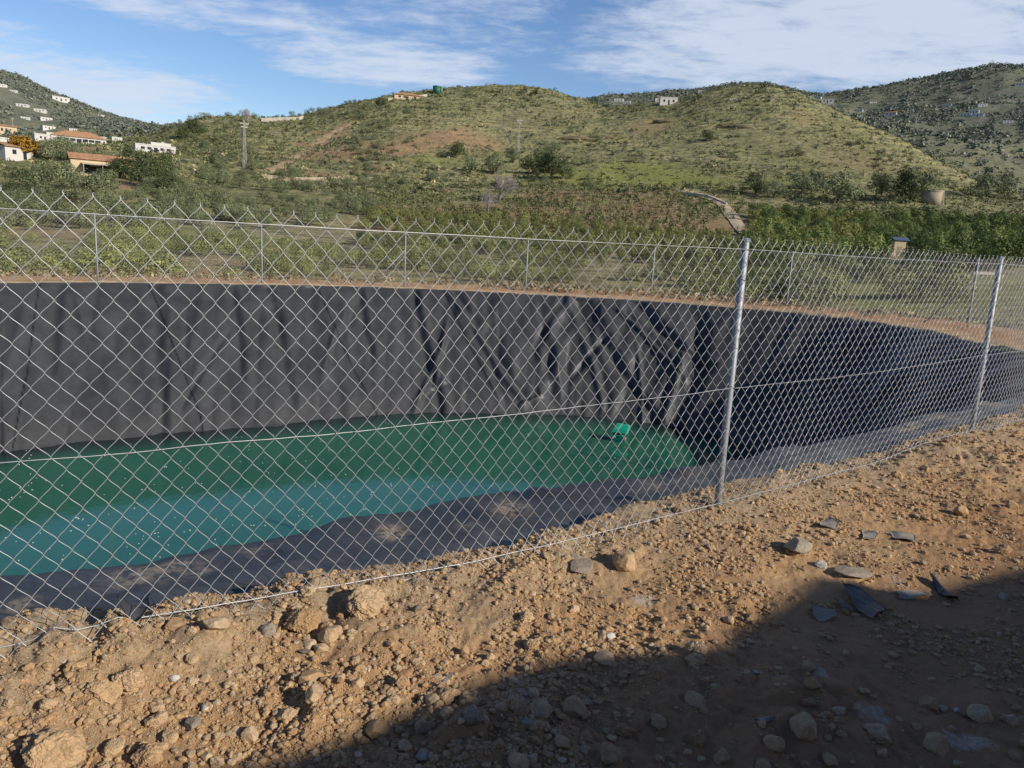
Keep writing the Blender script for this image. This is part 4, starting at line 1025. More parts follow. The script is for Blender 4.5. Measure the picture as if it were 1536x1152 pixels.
# young plantation rows on the bare strip of the left hill
for row in range(9):
    for k in range(15):
        t = k/14; x = 392+row*8.2+t*86-(8-row)*1.5+random.uniform(-1, 1); y = 258-t*62+row*1.1+random.uniform(-1, 1)
        if abs((x-402)/(522-402)-(262-y)/(262-186)) < .06: continue
        p, r = hit(x, y); V_ = random.uniform(.5, .8)
        e = tree('shrub', 'plantation_tree', p, V_*1.15, 'small dark tree in the diagonal plantation rows on the left hill', 'tree', 'plantation rows on the left hill')
# single trees that stand out
SOLO = [(685,237,26,'dark','dark round tree alone on the mid slope, left of the power pole'),(800,262,36,'dark','dark tree at the left of the tall clump on the middle slope'),(827,268,42,'dark','tallest dark green tree of the clump on the middle slope'),(843,268,30,'dark','dark tree at the right end of the middle clump'),(815,250,28,'olive','grey green tree behind the middle clump'),(740,262,32,'olive','olive tree in the middle of the row left of the dark clump'),(705,258,26,'olive','smallest olive tree at the left end of the row on the middle slope'),(770,245,22,'olive','pale olive tree above the row on the middle slope'),(1060,214,20,'dark','small dark round tree alone high on the right hill'),(1133,292,34,'dark','dark tree just right of the top of the pale track'),(1255,304,46,'olive','large grey olive tree at the edge of the grove'),(1200,292,34,'olive','olive tree left of the large grey one above the grove'),(1225,286,28,'olive','smaller olive behind the large grey one above the grove'),(1320,296,36,'dark','dark tree left of the stone tank'),(1365,302,46,'dark','big dark tree beside the round stone tank'),(1385,300,36,'olive','grey olive leaning over the round stone tank'),(1160,296,26,'olive','low olive between the track and the grove'),(1480,296,34,'olive','pale olive right of the stone tank'),(1505,292,26,'olive','small pale olive near the right edge above the grove'),
 (176,268,28,'dark','dark bushy tree against the right end of the tan farmhouse'),(205,272,45,'dark','tallest dark tree right of the tan farmhouse'),(235,276,46,'dark','dark tree at the right of the tall group by the farmhouse'),(222,282,44,'dark','dark tree in front of the tall group by the farmhouse'),(250,296,34,'dark','low dark tree below the tall group by the farmhouse'),(35,305,44,'dark','large olive green bush above the left end of the fence'),(66,280,34,'olive','grey bush left of the path to the farmhouse'),(98,284,36,'olive','grey bush in front of the farmhouse at left'),(128,300,42,'olive','round grey bush below the farmhouse'),(155,292,36,'olive','rounded olive bush below the farmhouse porch'),(8,238,18,'dark','dark bush below the white house at the left edge'),(78,240,30,'olive','olive tree between the white house and the farmhouse'),(98,232,26,'olive','olive tree behind the farmhouse'),(112,240,24,'olive','small olive touching the farmhouse corner'),
 (292,205,26,'dark','dark tree at the left foot of the hill crest'),(275,208,18,'dark','small dark tree at the gap between the hills'),(572,160,14,'dark','small dark tree on the crest left of the hilltop villa'),(787,139,9,'dark','small dark tree on the crest, left of two'),(803,144,10,'dark','small dark tree on the crest, right of two'),(740,160,0,'','')]
for x, y, hpx, kd, lab in SOLO:
    if not kd: continue
    p, r = hit(x, y); h0 = {'dark': 5.0, 'olive': 3.4}[kd]; s = hpx/F*r/h0
    tree(kd, 'broadleaf_tree' if kd == 'dark' else 'olive_tree', p, s, lab, 'tree')
# autumn tree
p, r = hit(40, 238); V, Fq, t = leaves(1500, crown_lobes(7, 4.6, 6.8, .5, 12), 7, .32, upb=.3)
e = empty('autumn_tree', tuple(p), 0, 'orange and gold autumn tree behind the white house at left', 'tree'); s = 29/F*r/5.; e.scale = (s,)*3
obj('crown', mesh('crown', V, Fq, M['autumn'], False, None, t), e); obj('trunk', trunk_mesh(7, 5.5, .8, 9, .2), e)
# palm
p, r = hit(209, 224); h = 30/F*r; e = empty('palm_tree', tuple(p), 0, 'slender palm tree beside the white villa with the chimney', 'tree')
b = MB(); b.tube([(0, 0, -.3), (.1, 0, h*.4), (0, 0, h*.75)], [h*.035, h*.025, h*.02], 8); b.build('trunk', M['bark'], e)
VL = []
for k in range(26):
    a = k*2.4; el = random.uniform(-.5, 1.2); L = h*.34; pr = None
    for q in range(6):
        t = q/5; x_ = L*t*cos(el)*1.; z_ = L*t*sin(el)-L*.55*t*t; c_ = np.array([x_*cos(a), x_*sin(a), h*.75+z_]); w_ = L*.12*(1-abs(2*t-1)*.8); sd_ = np.array([-sin(a), cos(a), 0])*w_
        if pr is not None: VL += [pr[0], pr[1], c_+sd_, c_-sd_]
        pr = (c_-sd_, c_+sd_)
VL = np.array(VL); obj('crown', mesh('crown', VL, np.arange(len(VL)).reshape(-1, 4), M['palm'], False, None, np.ones((len(VL), 3))), e)
# bare grey trees
def bare(x, y, hpx, label, seed):
    p, r = hit(x, y); h = hpx/F*r; rr = np.random.default_rng(seed); b = MB()
    def br(q, d, L, rad, lv):
        m_ = q+d*L*.5+rr.normal(0, L*.06, 3); e_ = q+d*L+rr.normal(0, L*.08, 3); b.tube([q, m_, e_], [rad, rad*.8, rad*.6], 4, False)
        if lv:
            for k in range(4):
                dd = d+rr.normal(0, .55, 3)+[0, 0, .12]; dd /= np.linalg.norm(dd); br(m_ if k == 0 else e_, dd, L*.66, rad*.6, lv-1)
    for k in range(4): 
        d = np.array([rr.normal(0, .4), rr.normal(0, .4), 1.]); d /= np.linalg.norm(d); br(np.zeros(3), d, h*.36, h*.020, 4)
    e = empty('bare_tree', tuple(p), 0, label, 'tree'); b.build('branches', M['twig'], e)
bare(748, 302, 46, 'leafless grey tree beside the small round tank in the orchard', 1)
bare(732, 320, 34, 'leafless grey bush below the taller bare tree in the orchard', 2)
bare(370, 184, 20, 'thin leafless tree on the crest of the left hill', 3)

# hillside scrub
r_ = np.random.default_rng(31); n = 56000
rr = np.sqrt(r_.uniform(215**2, 500**2, n)); tt = r_.uniform(px_theta(-40), px_theta(1580), n); X = rr*np.sin(tt); Y = rr*np.cos(tt)
dn = fbm(X/40, Y/40, 3, 33)+.6*fbm(X/12, Y/12, 2, 34); leftish = 1-sstep(px_theta(350), px_theta(800), tt)
barem = np.zeros(n)
for cx, cy, rad, w in BARE+GREEN:
    barem = np.maximum(barem, w*np.exp(-((X-cx)**2+(Y-cy)**2)/(rad*.8)**2))
zt_ = tab(tt, rr)+fbm(X/55, Y/55, 4, 11)*np.clip(rr*.006, 0, 3.2)+fbm(X/14, Y/14, 4, 5)*.55
ter = np.sin(2*pi*zt_/2.9+4*fbm(X/60, Y/60, 3, 21)); terw = sstep(-.2, .35, fbm(X/80, Y/80, 2, 31)+.25)
k = r_.random(n) < np.clip((.55+.8*dn+.15*leftish-.85*barem)*(1-.8*terw*(1-sstep(.1, .6, ter)))+.25*terw*sstep(.3, .8, ter), .02, 1)
X, Y, rr = X[k], Y[k], rr[k]; n = len(X); w = r_.uniform(.7, 1.9, n)*(1+.9*(r_.random(n) < .12)); it = np.column_stack([X, Y, zg(X, Y)-.1, w, w*r_.uniform(.4, .75, n)])
bulk('hillside_scrub', it, M['scrub'], 'low olive green scrub and tufts dotted over the hills', 'scrub', 22, 32, pal_cols(n, [(.12,.14,.06),(.095,.115,.052),(.18,.195,.08),(.36,.335,.165),(.14,.16,.068),(.085,.102,.048)], 4), .42)
# larger individual bushes on the hills
pts = []
for k in range(4000):
    x = r_.uniform(250, 1420); y = r_.uniform(140, 282); p, r = hit(x, y)
    if r < 225 or r > 520: continue
    wgt = .9 if x < 600 else (.28 if x < 860 else .12)
    if 380 < x < 530 and y > 180: continue
    if 480 < x < 720 and 200 < y < 240: wgt *= .4
    if r_.random() > wgt: continue
    if fbm(np.array([p[0]/26]), np.array([p[1]/26]), 2, 35)[0] < -.05: continue
    if any((p[0]-a)**2+(p[1]-b)**2 < 12. for a, b, _ in pts): continue
    pts.append(tuple(p))
    if len(pts) >= 260: break
for p in pts:
    tree('shrub', 'hill_bush', p, random.uniform(1.1, 2.3), 'rounded grey green bush on the slope of the hills', 'bush', 'bushes on the hill slopes')
# wooded far ridges
FARL = [(4,130,12,'white house highest on the far left mountain'),(20,138,9,'small white house second from the top on the far left mountain'),(33,160,16,'white house on the mid slope of the far left mountain, leftmost of its row'),(60,168,16,'white house in the middle of the far left mountain'),(38,179,12,'white house below the leftmost one on the far left mountain'),(70,181,16,'white house right of centre low on the far left mountain'),(92,152,24,'long white building on the ridge of the far left mountain'),(74,194,18,'white house near the foot of the far left mountain'),(110,196,11,'lone white house at the right foot of the far left mountain'),(14,193,14,'white house at the foot of the far left mountain by the left edge'),(152,175,9,'tiny white house far right on the ridge of the left mountain')]
FARR = [(1003,157,22,'white villa largest of the cluster on the far ridge',4.6),(990,153,12,'white house left of the largest villa on the far ridge',3.6),(928,153,12,'white house farthest left on the far ridge',3.6),(940,155,9,'small white house second from left on the far ridge',3.4),(1053,140,10,'white house just over the shoulder of the right hill',3.6),(1241,155,14,'white house in the notch behind the right hill',4.),(1226,148,8,'small white house left of the notch behind the right hill',3.6),(1287,168,10,'pale house on the far slope right of the notch',3.4),(1335,174,13,'white house with a pitched roof on the far right slope',3.6),(1460,171,10,'tall white house of the small cluster on the right ridge',5.5),(1447,175,12,'low white house left of the tall one on the right ridge',3.),(1466,175,12,'low white house right of the tall one on the right ridge',3.),(1474,160,9,'white house above the small cluster on the right ridge',3.4),(1530,129,10,'white house high near the right edge of the ridge',3.4),(1495,161,6,'tiny pale house right of the cluster on the right ridge',3.2),(1100,150,9,'small white house on the ridge skyline left of the notch',3.4),(1310,155,8,'tiny white house high on the far right slope above the pitched one',3.4),(1420,160,9,'small white house on the far right slope between the two clusters',3.4),(1512,185,10,'white house low near the right edge of the far slope',3.4)]
FH = np.array([hit(q[0], q[1])[0] for q in FARL+FARR])
n = 26000; rr = np.sqrt(r_.uniform(560**2, 1400**2, n)); tt = np.concatenate([r_.uniform(px_theta(-30), px_theta(300), n//3), r_.uniform(px_theta(830), px_theta(1580), n-n//3)])
X = rr*np.sin(tt); Y = rr*np.cos(tt); dn = fbm(X/90, Y/90, 3, 36); k = r_.random(n) < np.clip(.62+.9*dn, .1, 1)
for q in FH:
    ur = q[:2]/np.hypot(q[0], q[1]); al = (X-q[0])*ur[0]+(Y-q[1])*ur[1]; ac = -(X-q[0])*ur[1]+(Y-q[1])*ur[0]; k &= ~((np.abs(ac) < 10) & (al > -45) & (al < 14))
X, Y = X[k], Y[k]; n = len(X)
w = r_.uniform(2.5, 7.5, n); it = np.column_stack([X, Y, zg(X, Y)-.4, w, w*r_.uniform(.45, .8, n)])
bulk('far_woodland', it, M['scrub'], 'dark bushes and woodland covering the far ridges', 'woodland', 16, 37, pal_cols(n, [(.150,.175,.140),(.175,.198,.150),(.13,.152,.124),(.20,.21,.16)], 5), .5)  # bush tints paled and blued to carry the haze
# dry grass along the outer foot of the far fence and in the field
n = 16000; rr = np.exp(r_.uniform(math.log(21.), math.log(75), n)); tt = r_.uniform(px_theta(-60), px_theta(1600), n); X = rr*np.sin(tt); Y = rr*np.cos(tt); sdv = sdf(X, Y)
k = (np.where(rr < 30, sdv, 5) > 1.5) & (r_.random(n) < np.clip(.5+.9*fbm(X/5, Y/5, 3, 38), .05, 1)); X, Y = X[k], Y[k]; n = len(X); w = r_.uniform(.12, .4, n)
it = np.column_stack([X, Y, zg(X, Y)-.03, w, w*r_.uniform(.5, 1., n)]); gcol = np.where((sstep(px_theta(1150), px_theta(1250), np.arctan2(X, Y)) > r_.random(n)*1.2)[:, None], np.array([[.20, .20, .075]]), np.array([[.32, .26, .145]]))*r_.uniform(.7, 1.2, (n, 1))
bulk('dry_grass', it, M['scrub'], 'tufts of dry and green grass in the field beyond the far fence', 'grass', 16, 39, gcol, .35)
# rubbly soil heap strip outside the far right corner
# ------------------------------------------------------------------ buildings and other far things
def frame_at(x, y, wpx, wm):
    """ground point and the scale that makes wm metres span wpx photo pixels there"""
    p, r = hit(x, y); return p, r, wpx/F*r/wm
def face_rot(p, extra=0.): return atan2(p[1], p[0])-pi/2+extra       # local -y looks at the viewer
def house(x, y, wpx, label, w=10., d=7., h=3., wall='white', roof='flat', rot=.25, wins=3, door=True, name='house', cat='house', chimney=False, zoff=0., group=None, storey2=0., porch=False):
    p, r, s = frame_at(x, y, wpx, w); e = empty(name, (p[0], p[1], p[2]+zoff), face_rot(p, rot), label, cat, group); e.scale = (s,)*3
    b = MB(); b.box((0, d/2, h/2-1.2), (w, d, h+2.4))
    if storey2: b.box((w*.15, d*.55, h+storey2/2), (w*.5, d*.7, storey2-.004))
    b.build('wall', M[wall], e)
    if roof == 'flat':
        b = MB(); b.box((0, d/2, h+.09), (w+.3, d+.3, .18)); b.box((0, .02, h+.3), (w+.24, .2, .24)); rf = b.build('roof', M[wall], e)
    else:
        rh = w*.11 if roof == 'gable' else w*.13
        V = [(-w/2-.4, -.5, h), (w/2+.4, -.5, h), (w/2+.4, d/2, h+rh), (-w/2-.4, d/2, h+rh), (-w/2-.4, d+.5, h), (w/2+.4, d+.5, h)]
        if roof == 'hip': V[2] = (w*.22, d/2, h+rh); V[3] = (-w*.22, d/2, h+rh)
        V = np.array(V); V = np.vstack([V, V-[0, 0, .16]])
        b = MB(); b.add(V, [[0, 1, 2, 3], [3, 2, 5, 4], [6, 9, 8, 7], [9, 10, 11, 8], [0, 6, 7, 1], [4, 5, 11, 10], [0, 3, 9, 6], [3, 4, 10, 9], [1, 7, 8, 2], [2, 8, 11, 5]]); rf = b.build('roof', M['tile'], e)
    if chimney: b = MB(); b.box((w*.2, d*.4, h+1.3), (.9, .9, 2.2)); b.build('chimney', M[wall], rf)
    for k in range(wins):
        xx = (k-(wins-1)/2)*w*.8/max(wins, 1)
        if door and k == wins//2: continue
        b = MB(); b.box((xx, -.01, h*.55), (w*.10, .08, h*.36)); b.build('window', M['glass'], e)
    if door: b = MB(); b.box((0, -.01, h*.36), (w*.09, .08, h*.70)); b.build('door', M['glass'], e)
    if porch:
        b = MB(); b.box((-.5, -1.6, h*.66), (w*.62, 3.2, .12), rx=.12); 
        for k in (-1, 0, 1): b.box((-.5+k*w*.29, -3.0, h*.1), (.14, .14, h*.95))
        b.build('porch', M['concrete'], e)
        b = MB(); b.box((-.5, -.04, h*.28), (w*.56, .06, h*.5)); b.build('porch_opening', M['glass'], e)
    return e
house(38, 240, 46, 'white house with a sloping terracotta roof below the orange tree', 9.5, 8, 3., 'white', 'gable', .55, 3)
house(-2, 226, 28, 'white house block cut by the left edge of the photo', 8, 7, 4.2, 'white', 'flat', .3, 2, False)
house(156, 263, 72, 'tan farmhouse with a tiled roof and a shaded porch', 14, 7, 3.6, 'cream', 'gable', .1, 3, False, porch=True, name='farmhouse')
house(234, 229, 48, 'sprawling white villa with a chimney at the foot of the hill', 18, 9, 3.2, 'white', 'flat', .15, 5, True, chimney=True, name='villa', storey2=1.8)
house(119, 216, 60, 'long low white villa with a pale tiled roof and arches', 26, 10, 3.6, 'white', 'hip', .05, 7, True, name='villa')
house(68, 212, 22, 'small white house left of the long low villa', 10, 7, 3.4, 'white', 'flat', .2, 2)
house(150, 214, 16, 'small white house right of the long low villa', 9, 7, 3.6, 'white', 'flat', -.1, 2)
house(176, 212, 12, 'tiny white house between the villa and the palm', 9, 7, 3.4, 'white', 'flat', .2, 2)
house(80, 207, 14, 'little white house above the orange tree', 9, 7, 3.6, 'white', 'flat', .2, 2)
house(10, 202, 22, 'pale house above the white block at the left edge', 9, 7, 4., 'cream', 'gable', .2, 2)
for x, y, w, lab in FARL: house(x, y, w*.8, lab, 13, 8, 3.2, 'white', 'flat', random.uniform(-.3, .4), 3)
for x, y, w, lab, hh in FARR: house(x, y, w*1.1, lab, 12, 8, hh, 'white', 'gable' if 'pitched' in lab else 'flat', random.uniform(-.3, .4), 3)
house(611, 149, 36, 'beige hilltop villa with a walled terrace left of the green tank', 14, 8, 2.6, 'cream', 'hip', .1, 4, name='villa')
def wall_run(pix, h, th, label, mat, name='retaining_wall', cat='wall'):
    b = MB(); P = [hit(x, y)[0] for x, y in pix]
    for a, c in zip(P[:-1], P[1:]):
        d = (c-a)[:2]; n_ = np.array([-d[1], d[0]])/np.linalg.norm(d)*th/2
        V = [(*(a[:2]-n_), a[2]-1), (*(c[:2]-n_), c[2]-1), (*(c[:2]+n_), c[2]-1), (*(a[:2]+n_), a[2]-1), (*(a[:2]-n_), a[2]+h), (*(c[:2]-n_), c[2]+h), (*(c[:2]+n_), c[2]+h), (*(a[:2]+n_), a[2]+h)]
        b.add(V, [[4, 5, 6, 7], [0, 1, 5, 4], [2, 3, 7, 6], [1, 2, 6, 5], [3, 0, 4, 7]])
    tag(b.build(name, mat), label, cat)
wall_run([(582,151),(600,149),(620,147),(640,145)], 1.3, .5, 'beige retaining wall below the hilltop villa', M['concrete'])
wall_run([(392,182),(420,181),(448,180),(455,178)], 1.6, .5, 'long pale wall on the crest of the left hill', M['concrete'])
wall_run([(1026,292),(1060,296),(1090,308)], .7, .4, 'low pale wall beside the top of the track', M['concrete'])
wall_run([(395,268),(440,272),(480,272),(510,270)], 1.2, .6, 'broken stone terrace wall below the plantation', M['stonewall'])
wall_run([(628,284),(645,287),(660,288),(682,286)], .9, 1.2, 'rocky brown terrace bank left of the bare trees', M['bark'], 'terrace_bank', 'bank')
def tank(x, y, wpx, hpx, label, mat, name='water_tank'):
    p, r = hit(x, y); R = wpx/2/F*r; h = hpx/F*r; e = empty(name, tuple(p), 0, label, 'tank'); n = 28
    b = MB(); a = np.arange(n)*2*pi/n
    b.tube([(0, 0, -1), (0, 0, h)], R, n); b.build('wall', mat, e, True)
    b = MB(); b.tube([(0, 0, h-.02), (0, 0, h+.12*R)], [R*1.03, R*1.0], n); b.build('rim', mat, e)
    b = MB(); b.tube([(R*.7, -R*.85, -.5), (R*.7, -R*.85, h*.9), (R*.6, -R*.6, h*1.02)], R*.05, 6); b.build('pipe', M['poleg'], e)
tank(655, 139, 11, 8, 'dark green water tank on top of the main hill', M['tankgreen'])
tank(662, 139, 4, 7, 'narrow pale green tank beside the dark one on the hilltop', M['tankpale'])
tank(1397, 305, 25, 14, 'round stone water tank above the grove at right', M['tankstone'])
tank(752, 279, 16, 7, 'small round stone tank behind the bare grey tree', M['stonewall'])
# pump hut with solar panel
p, r = HUT, HUTR; s = 15/F*r/2.; e = empty('pump_hut', tuple(p), face_rot(p, .4), 'little cream pump hut with a tilted roof panel standing in the grove', 'hut'); e.scale = (s,)*3
b = MB(); b.box((0, 0, .95), (1.9, 1.6, 3.1)); b.build('wall', M['cream'], e)
b = MB(); b.box((.2, -.2, 2.95), (2.6, 1.7, .08), rx=.35); b.build('solar_panel', M['panel'], e)
b = MB()
for sx_ in (-.7, .7): b.tube([(sx_, .3, 2.4), (sx_, .3, 3.1)], .05, 6); b.tube([(sx_, -.6, 2.4), (sx_, -.6, 2.7)], .05, 6)
b.build('panel_legs', M['poleg'], e)
b = MB(); b.box((0, -.81, .75), (.8, .05, 1.7)); b.build('door', M['stonewall'], e)
for ox, oy, wpx, hpx, lab in ((1105,192,58,12,'dark rocky outcrop below the top of the right hill'),(862,209,62,9,'dark earth step at the left shoulder of the right hill'),(905,207,40,8,'brown rocky step at the middle of the right hill shoulder'),(660,287,46,10,'brown rock face beside the bare grey trees'),(1000,183,40,6,'low rocky ledge high on the saddle between the hills'),(460,272,60,9,'rough brown bank under the left plantation')):
    p, r = hit(ox, oy); Vr = stone_shape(500+ox, ICO3, 1., 1., 16, .05, True); o = obj('rock_outcrop', mesh('rock_outcrop', Vr, ICO3[1], M['outcrop'], False)); o.scale = (wpx/2/F*r, 2.2, hpx*.62/F*r); o.location = tuple(p-[0, 0, .2]); o.rotation_euler = (0, 0, face_rot(p)); tag(o, lab, 'rock')
# power poles
def pylon(x, ybase, ytop, label, lattice=True):
    p, r = hit(x, ybase); h = (ybase-ytop)/F*r; e = empty('power_pole', tuple(p), face_rot(p, .5), label, 'pole'); b = MB(); w0, w1 = h*.035, h*.012
    if lattice:
        for sx_ in (-1, 1):
            for sy_ in (-1, 1): b.tube([(sx_*w0, sy_*w0, -.5), (sx_*w1, sy_*w1, h)], h*.006, 4)
        for k in range(14):
            z0 = h*k/14; z1 = h*(k+1)/14; a0 = w0+(w1-w0)*k/14; a1 = w0+(w1-w0)*(k+1)/14; sg = 1 if k % 2 else -1
            for yy in (-1, 1): b.tube([(sg*a0, yy*a0, z0), (-sg*a1, yy*a1, z1)], h*.004, 4); b.tube([(yy*a0, sg*a0, z0), (yy*a1, -sg*a1, z1)], h*.004, 4)
    else: b.tube([(0, 0, -.5), (0, 0, h)], [h*.018, h*.012], 8)
    b.build('mast', M['poleg'], e)
    b = MB(); b.box((0, 0, h*.93), (h*.22, h*.02, h*.02)); b.box((0, 0, h*.86), (h*.15, h*.02, h*.02)); b.build('crossarm', M['poleg'], e)
    b = MB()
    for k in (-1, 1): b.tube([(k*h*.1, 0, h*.93), (k*h*.1, 0, h*.885)], h*.01, 6)
    b.build('insulators', M['glass'], e)
pylon(367, 252, 190, 'tall lattice power pole on the left hillside')
pylon(777, 228, 182, 'lattice power pole in the middle of the main hill')
pylon(20, 200, 182, 'grey power pole at the foot of the far left mountain')
pylon(247, 243, 226, 'short grey pole in front of the white villa with the chimney', False)
pylon(1374, 186, 173, 'distant pole on the wooded slope behind the right hill')
pylon(1486, 108, 94, 'thin mast on top of the far right ridge', False)
# dirt track ribbon
def ribbon(name, P, w, mat, lift=.12):
    P = np.array(P); q = np.linspace(0, len(P)-1, 90); X = np.interp(q, np.arange(len(P)), P[:, 0]); Y = np.interp(q, np.arange(len(P)), P[:, 1])
    k = np.ones(9)/9; X = np.convolve(np.pad(X, 4, 'edge'), k, 'valid'); Y = np.convolve(np.pad(Y, 4, 'edge'), k, 'valid')
    T = np.gradient(np.column_stack([X, Y]), axis=0); T /= np.linalg.norm(T, axis=1)[:, None]; N = np.column_stack([-T[:, 1], T[:, 0]]); V = []
    r = np.random.default_rng(3); wv = w*(1+.15*np.convolve(r.normal(0, 1, len(X)+8), np.ones(9)/9, 'valid'))
    for o_ in np.linspace(-.5, .5, 7):
        A = np.column_stack([X, Y])+N*(o_*wv)[:, None]; V.append(np.column_stack([A, zg(A[:, 0], A[:, 1])+lift-.16*abs(o_)*2]))
    V = np.array(V); n, m = V.shape[:2]; i, j = np.meshgrid(np.arange(n-1), np.arange(m-1), indexing='ij')
    Q = np.stack([i*m+j, (i+1)*m+j, (i+1)*m+j+1, i*m+j+1], -1).reshape(-1, 4)
    return tag(obj(name, mesh(name, V.reshape(-1, 3), Q, mat, True)), kind='structure')
ribbon('dirt_track', TRACK, 3.4, M['track'], .35)
ribbon('dirt_track', [hit(x, y)[0] for x, y in ((398,264),(415,252),(432,242),(450,232),(470,219),(490,205),(508,194),(524,186))], 4.2, M['earthtrack'], .22)
# parked cars in the field at the left
def car(x, y, wpx, label, rot):
    p, r = hit(x, y); L = 4.2; s = wpx/F*r/L; e = empty('parked_car', (p[0], p[1], p[2]), face_rot(p, rot), label, 'car'); e.scale = (s,)*3
    prof = [(-2.1,.35),(-2.1,.8),(-1.25,.95),(-.65,1.42),(.95,1.45),(1.75,1.0),(2.1,.9),(2.1,.35)]
    b = MB(); n = len(prof); V = [(x_, -.85, z_) for x_, z_ in prof]+[(x_, .85, z_) for x_, z_ in prof]
    b.add(V, [list(range(n)), [n+k for k in range(n)][::-1]]+[[k, n+k, n+(k+1) % n, (k+1) % n] for k in range(n)]); b.build('body', M['carpaint'], e)
    gl = [(-1.1,.98),(-.6,1.36),(.9,1.39),(1.55,1.02)]
    for sg in (-1, 1):
        b = MB(); b.prism([(0, 0)], 0, 0) if False else None; b.add([(x_, sg*.86, z_) for x_, z_ in gl], [[0, 1, 2, 3] if sg < 0 else [3, 2, 1, 0]]); b.build('window', M['glass'], e)
    for wx in (-1.3, 1.3):
        for sg in (-1, 1): b = MB(); b.tube([(wx, sg*.66, .33), (wx, sg*.87, .33)], .33, 16); b.build('wheel', M['tyre'], e)
    for sg in (-1, 1): b = MB(); b.box((-2.11, sg*.6, .68), (.04, .35, .14)); b.build('headlight', M['white'], e)
car(48, 328, 28, 'dark car parked in the field at far left, behind the fence top', .2)
car(196, 333, 26, 'dark car parked in the field beside the shrubs, right of the other car', -.1)
# pale beams and rubble beyond the right corner of the far fence
p, r = hit(1474, 413, 22); b = MB(); b.box((0, 0, .1), (2.2, .3, .25), rz=.1); tag(b.build('concrete_beam', M['concrete'], None, False, tuple(p+[0, 0, .1])), 'pale concrete beam lying beyond the right corner of the far fence', 'beam')

# ------------------------------------------------------------------ sky and sun
w = bpy.data.worlds.new('World'); sc.world = w; w.use_nodes = True; nt = w.node_tree; nt.nodes.clear()
def N(t, **k):
    o = nt.nodes.new(t)
    for a, v in k.items(): setattr(o, a, v)
    return o
def L(a, b): nt.links.new(a, b)
sky = N('ShaderNodeTexSky', sky_type='NISHITA', sun_disc=False); sky.sun_elevation = SEL; sky.sun_rotation = atan2(SAZ[0], SAZ[1]); sky.air_density = 1.; sky.dust_density = .35; sky.ozone_density = 1.6; sky.altitude = 100
bg = N('ShaderNodeBackground'); bg.inputs[1].default_value = .105; hs = N('ShaderNodeHueSaturation'); hs.inputs['Saturation'].default_value = 1.22; hs.inputs['Value'].default_value = 1.28; hs.inputs['Hue'].default_value = .512
L(sky.outputs[0], hs.inputs['Color']); dk = N('ShaderNodeMix', data_type='RGBA', blend_type='MULTIPLY'); dk.inputs[0].default_value = 1.; L(hs.outputs[0], dk.inputs[6]); L(dk.outputs[2], bg.inputs[0])
tc = N('ShaderNodeTexCoord'); sep = N('ShaderNodeSeparateXYZ'); L(tc.outputs['Generated'], sep.inputs[0])
def MA(op, a, b=0., clamp=False):
    o = N('ShaderNodeMath', operation=op, use_clamp=clamp)
    for i, v in ((0, a), (1, b)):
        if hasattr(v, 'default_value'): L(v, o.inputs[i])
        else: o.inputs[i].default_value = v
    return o.outputs[0]
def MR(v, a, b, c=0., d=1.):
    o = N('ShaderNodeMapRange', interpolation_type='SMOOTHSTEP'); L(v, o.inputs[0])
    for i, q in ((1, a), (2, b), (3, c), (4, d)): o.inputs[i].default_value = q
    return o.outputs[0]
L(MR(sep.outputs[2], .30, .85, 1., .5), dk.inputs[7])
zc = MA('ADD', MA('MAXIMUM', sep.outputs[2], 0.), .10)
cx = MA('DIVIDE', sep.outputs[0], zc); cy = MA('DIVIDE', sep.outputs[1], zc); cmb = N('ShaderNodeCombineXYZ'); L(cx, cmb.inputs[0]); L(cy, cmb.inputs[1])
def cn(scale, sx, sy, rz, detail=7, rough=.6, dist=.6, off=(0, 0, 0)):
    mp = N('ShaderNodeMapping'); mp.inputs['Scale'].default_value = (sx, sy, 1); mp.inputs['Rotation'].default_value = (0, 0, rz); mp.inputs['Location'].default_value = off; L(cmb.outputs[0], mp.inputs[0])
    o = N('ShaderNodeTexNoise'); o.inputs['Scale'].default_value = scale; o.inputs['Detail'].default_value = detail; o.inputs['Roughness'].default_value = rough; o.inputs['Distortion'].default_value = dist; L(mp.outputs[0], o.inputs[0]); return o.outputs[0]
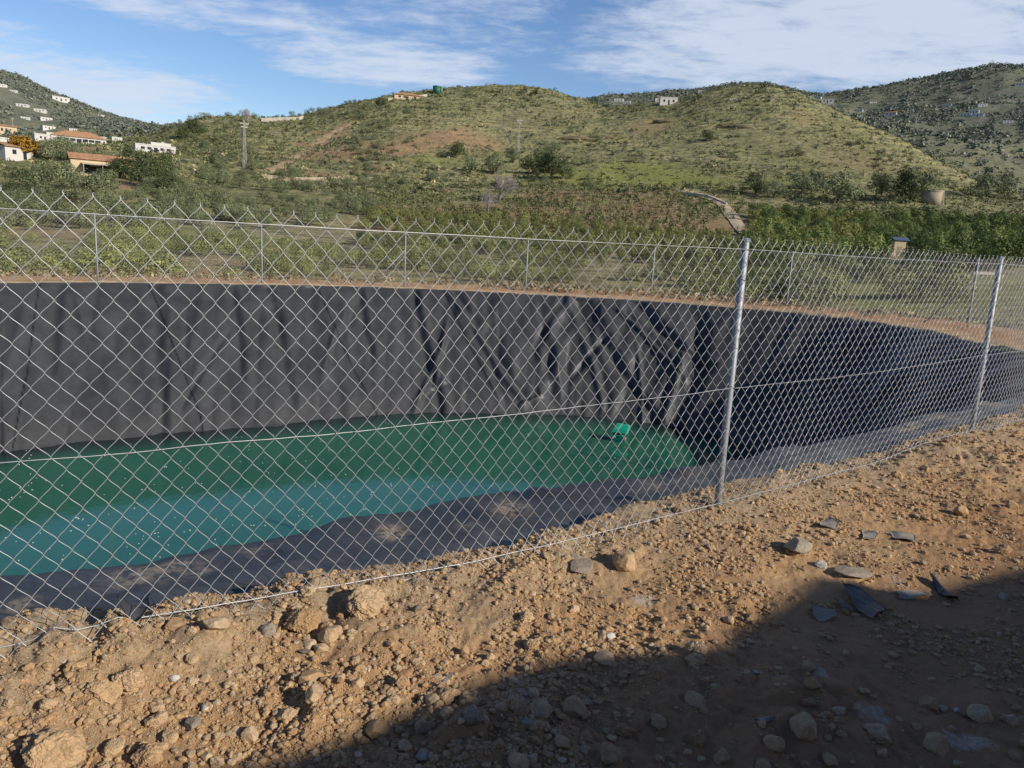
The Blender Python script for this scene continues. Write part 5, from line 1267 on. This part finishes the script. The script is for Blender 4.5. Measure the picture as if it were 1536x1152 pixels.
def blob(x, y, wx, wy, soft=1.):                     # a cloud bank in a given direction of the sky
    d = ray(x, y); d /= np.linalg.norm(d); az = atan2(d[0], d[1]); el = math.asin(d[2])
    A = MA('ARCTAN2', sep.outputs[0], sep.outputs[1]); Bn = N('ShaderNodeMath', operation='ARCSINE'); L(sep.outputs[2], Bn.inputs[0])
    u = MA('DIVIDE', MA('SUBTRACT', A, az), wx/F); v = MA('DIVIDE', MA('SUBTRACT', Bn.outputs[0], el), wy/F)
    q = MA('ADD', MA('MULTIPLY', u, u), MA('MULTIPLY', v, v)); return MR(q, 0., 1.6, 1., 0.)
streak = cn(1.5, .6, 1.4, .35, 9, .62, .4); puffs = cn(7.5, .8, 1.2, .3, 7, .66, .3, (3, 1, 0)); broad = cn(.55, .6, 1.3, .3, 4, .5, .3, (5, 2, 0))
terms = [(blob(30, 130, 265, 72), .95), (blob(1290, 35, 430, 105), .98), (blob(565, 90, 190, 42), .78), (blob(270, 2, 260, 34), .72), (blob(700, 20, 200, 60), .62), (blob(1480, 70, 240, 70), .95), (blob(-500, 60, 400, 120), .7)]
tot = None
for bl, a_ in terms:
    c_ = MA('MULTIPLY', bl, a_); tot = c_ if tot is None else MA('MAXIMUM', tot, c_)
d0 = MA('ADD', tot, MA('MULTIPLY', MA('SUBTRACT', streak, .5), 2.1)); d0 = MA('ADD', d0, MA('MULTIPLY', MA('SUBTRACT', puffs, .5), 1.25))
fac = MA('MULTIPLY', MR(d0, .26, 1.10), MA('MULTIPLY', MR(tot, .02, .35), .84), True)
cl = N('ShaderNodeBackground'); cl.inputs[0].default_value = (*S((214, 224, 240)), 1); cl.inputs[1].default_value = 1.0
mx = N('ShaderNodeMixShader'); L(fac, mx.inputs[0]); L(bg.outputs[0], mx.inputs[1]); L(cl.outputs[0], mx.inputs[2])
wo = N('ShaderNodeOutputWorld'); L(mx.outputs[0], wo.inputs[0])
sl = bpy.data.lights.new('sun', 'SUN'); sl.energy = 5.0; sl.angle = radians(.53); sl.color = (1., .92, .80)
so = bpy.data.objects.new('sun', sl); COL.objects.link(so); so.location = (20, -12, 20)
sd = Vector((SAZ[0]*cos(SEL), SAZ[1]*cos(SEL), sin(SEL))); so.rotation_euler = sd.to_track_quat('Z', 'Y').to_euler()
sc.cycles.max_bounces = 6
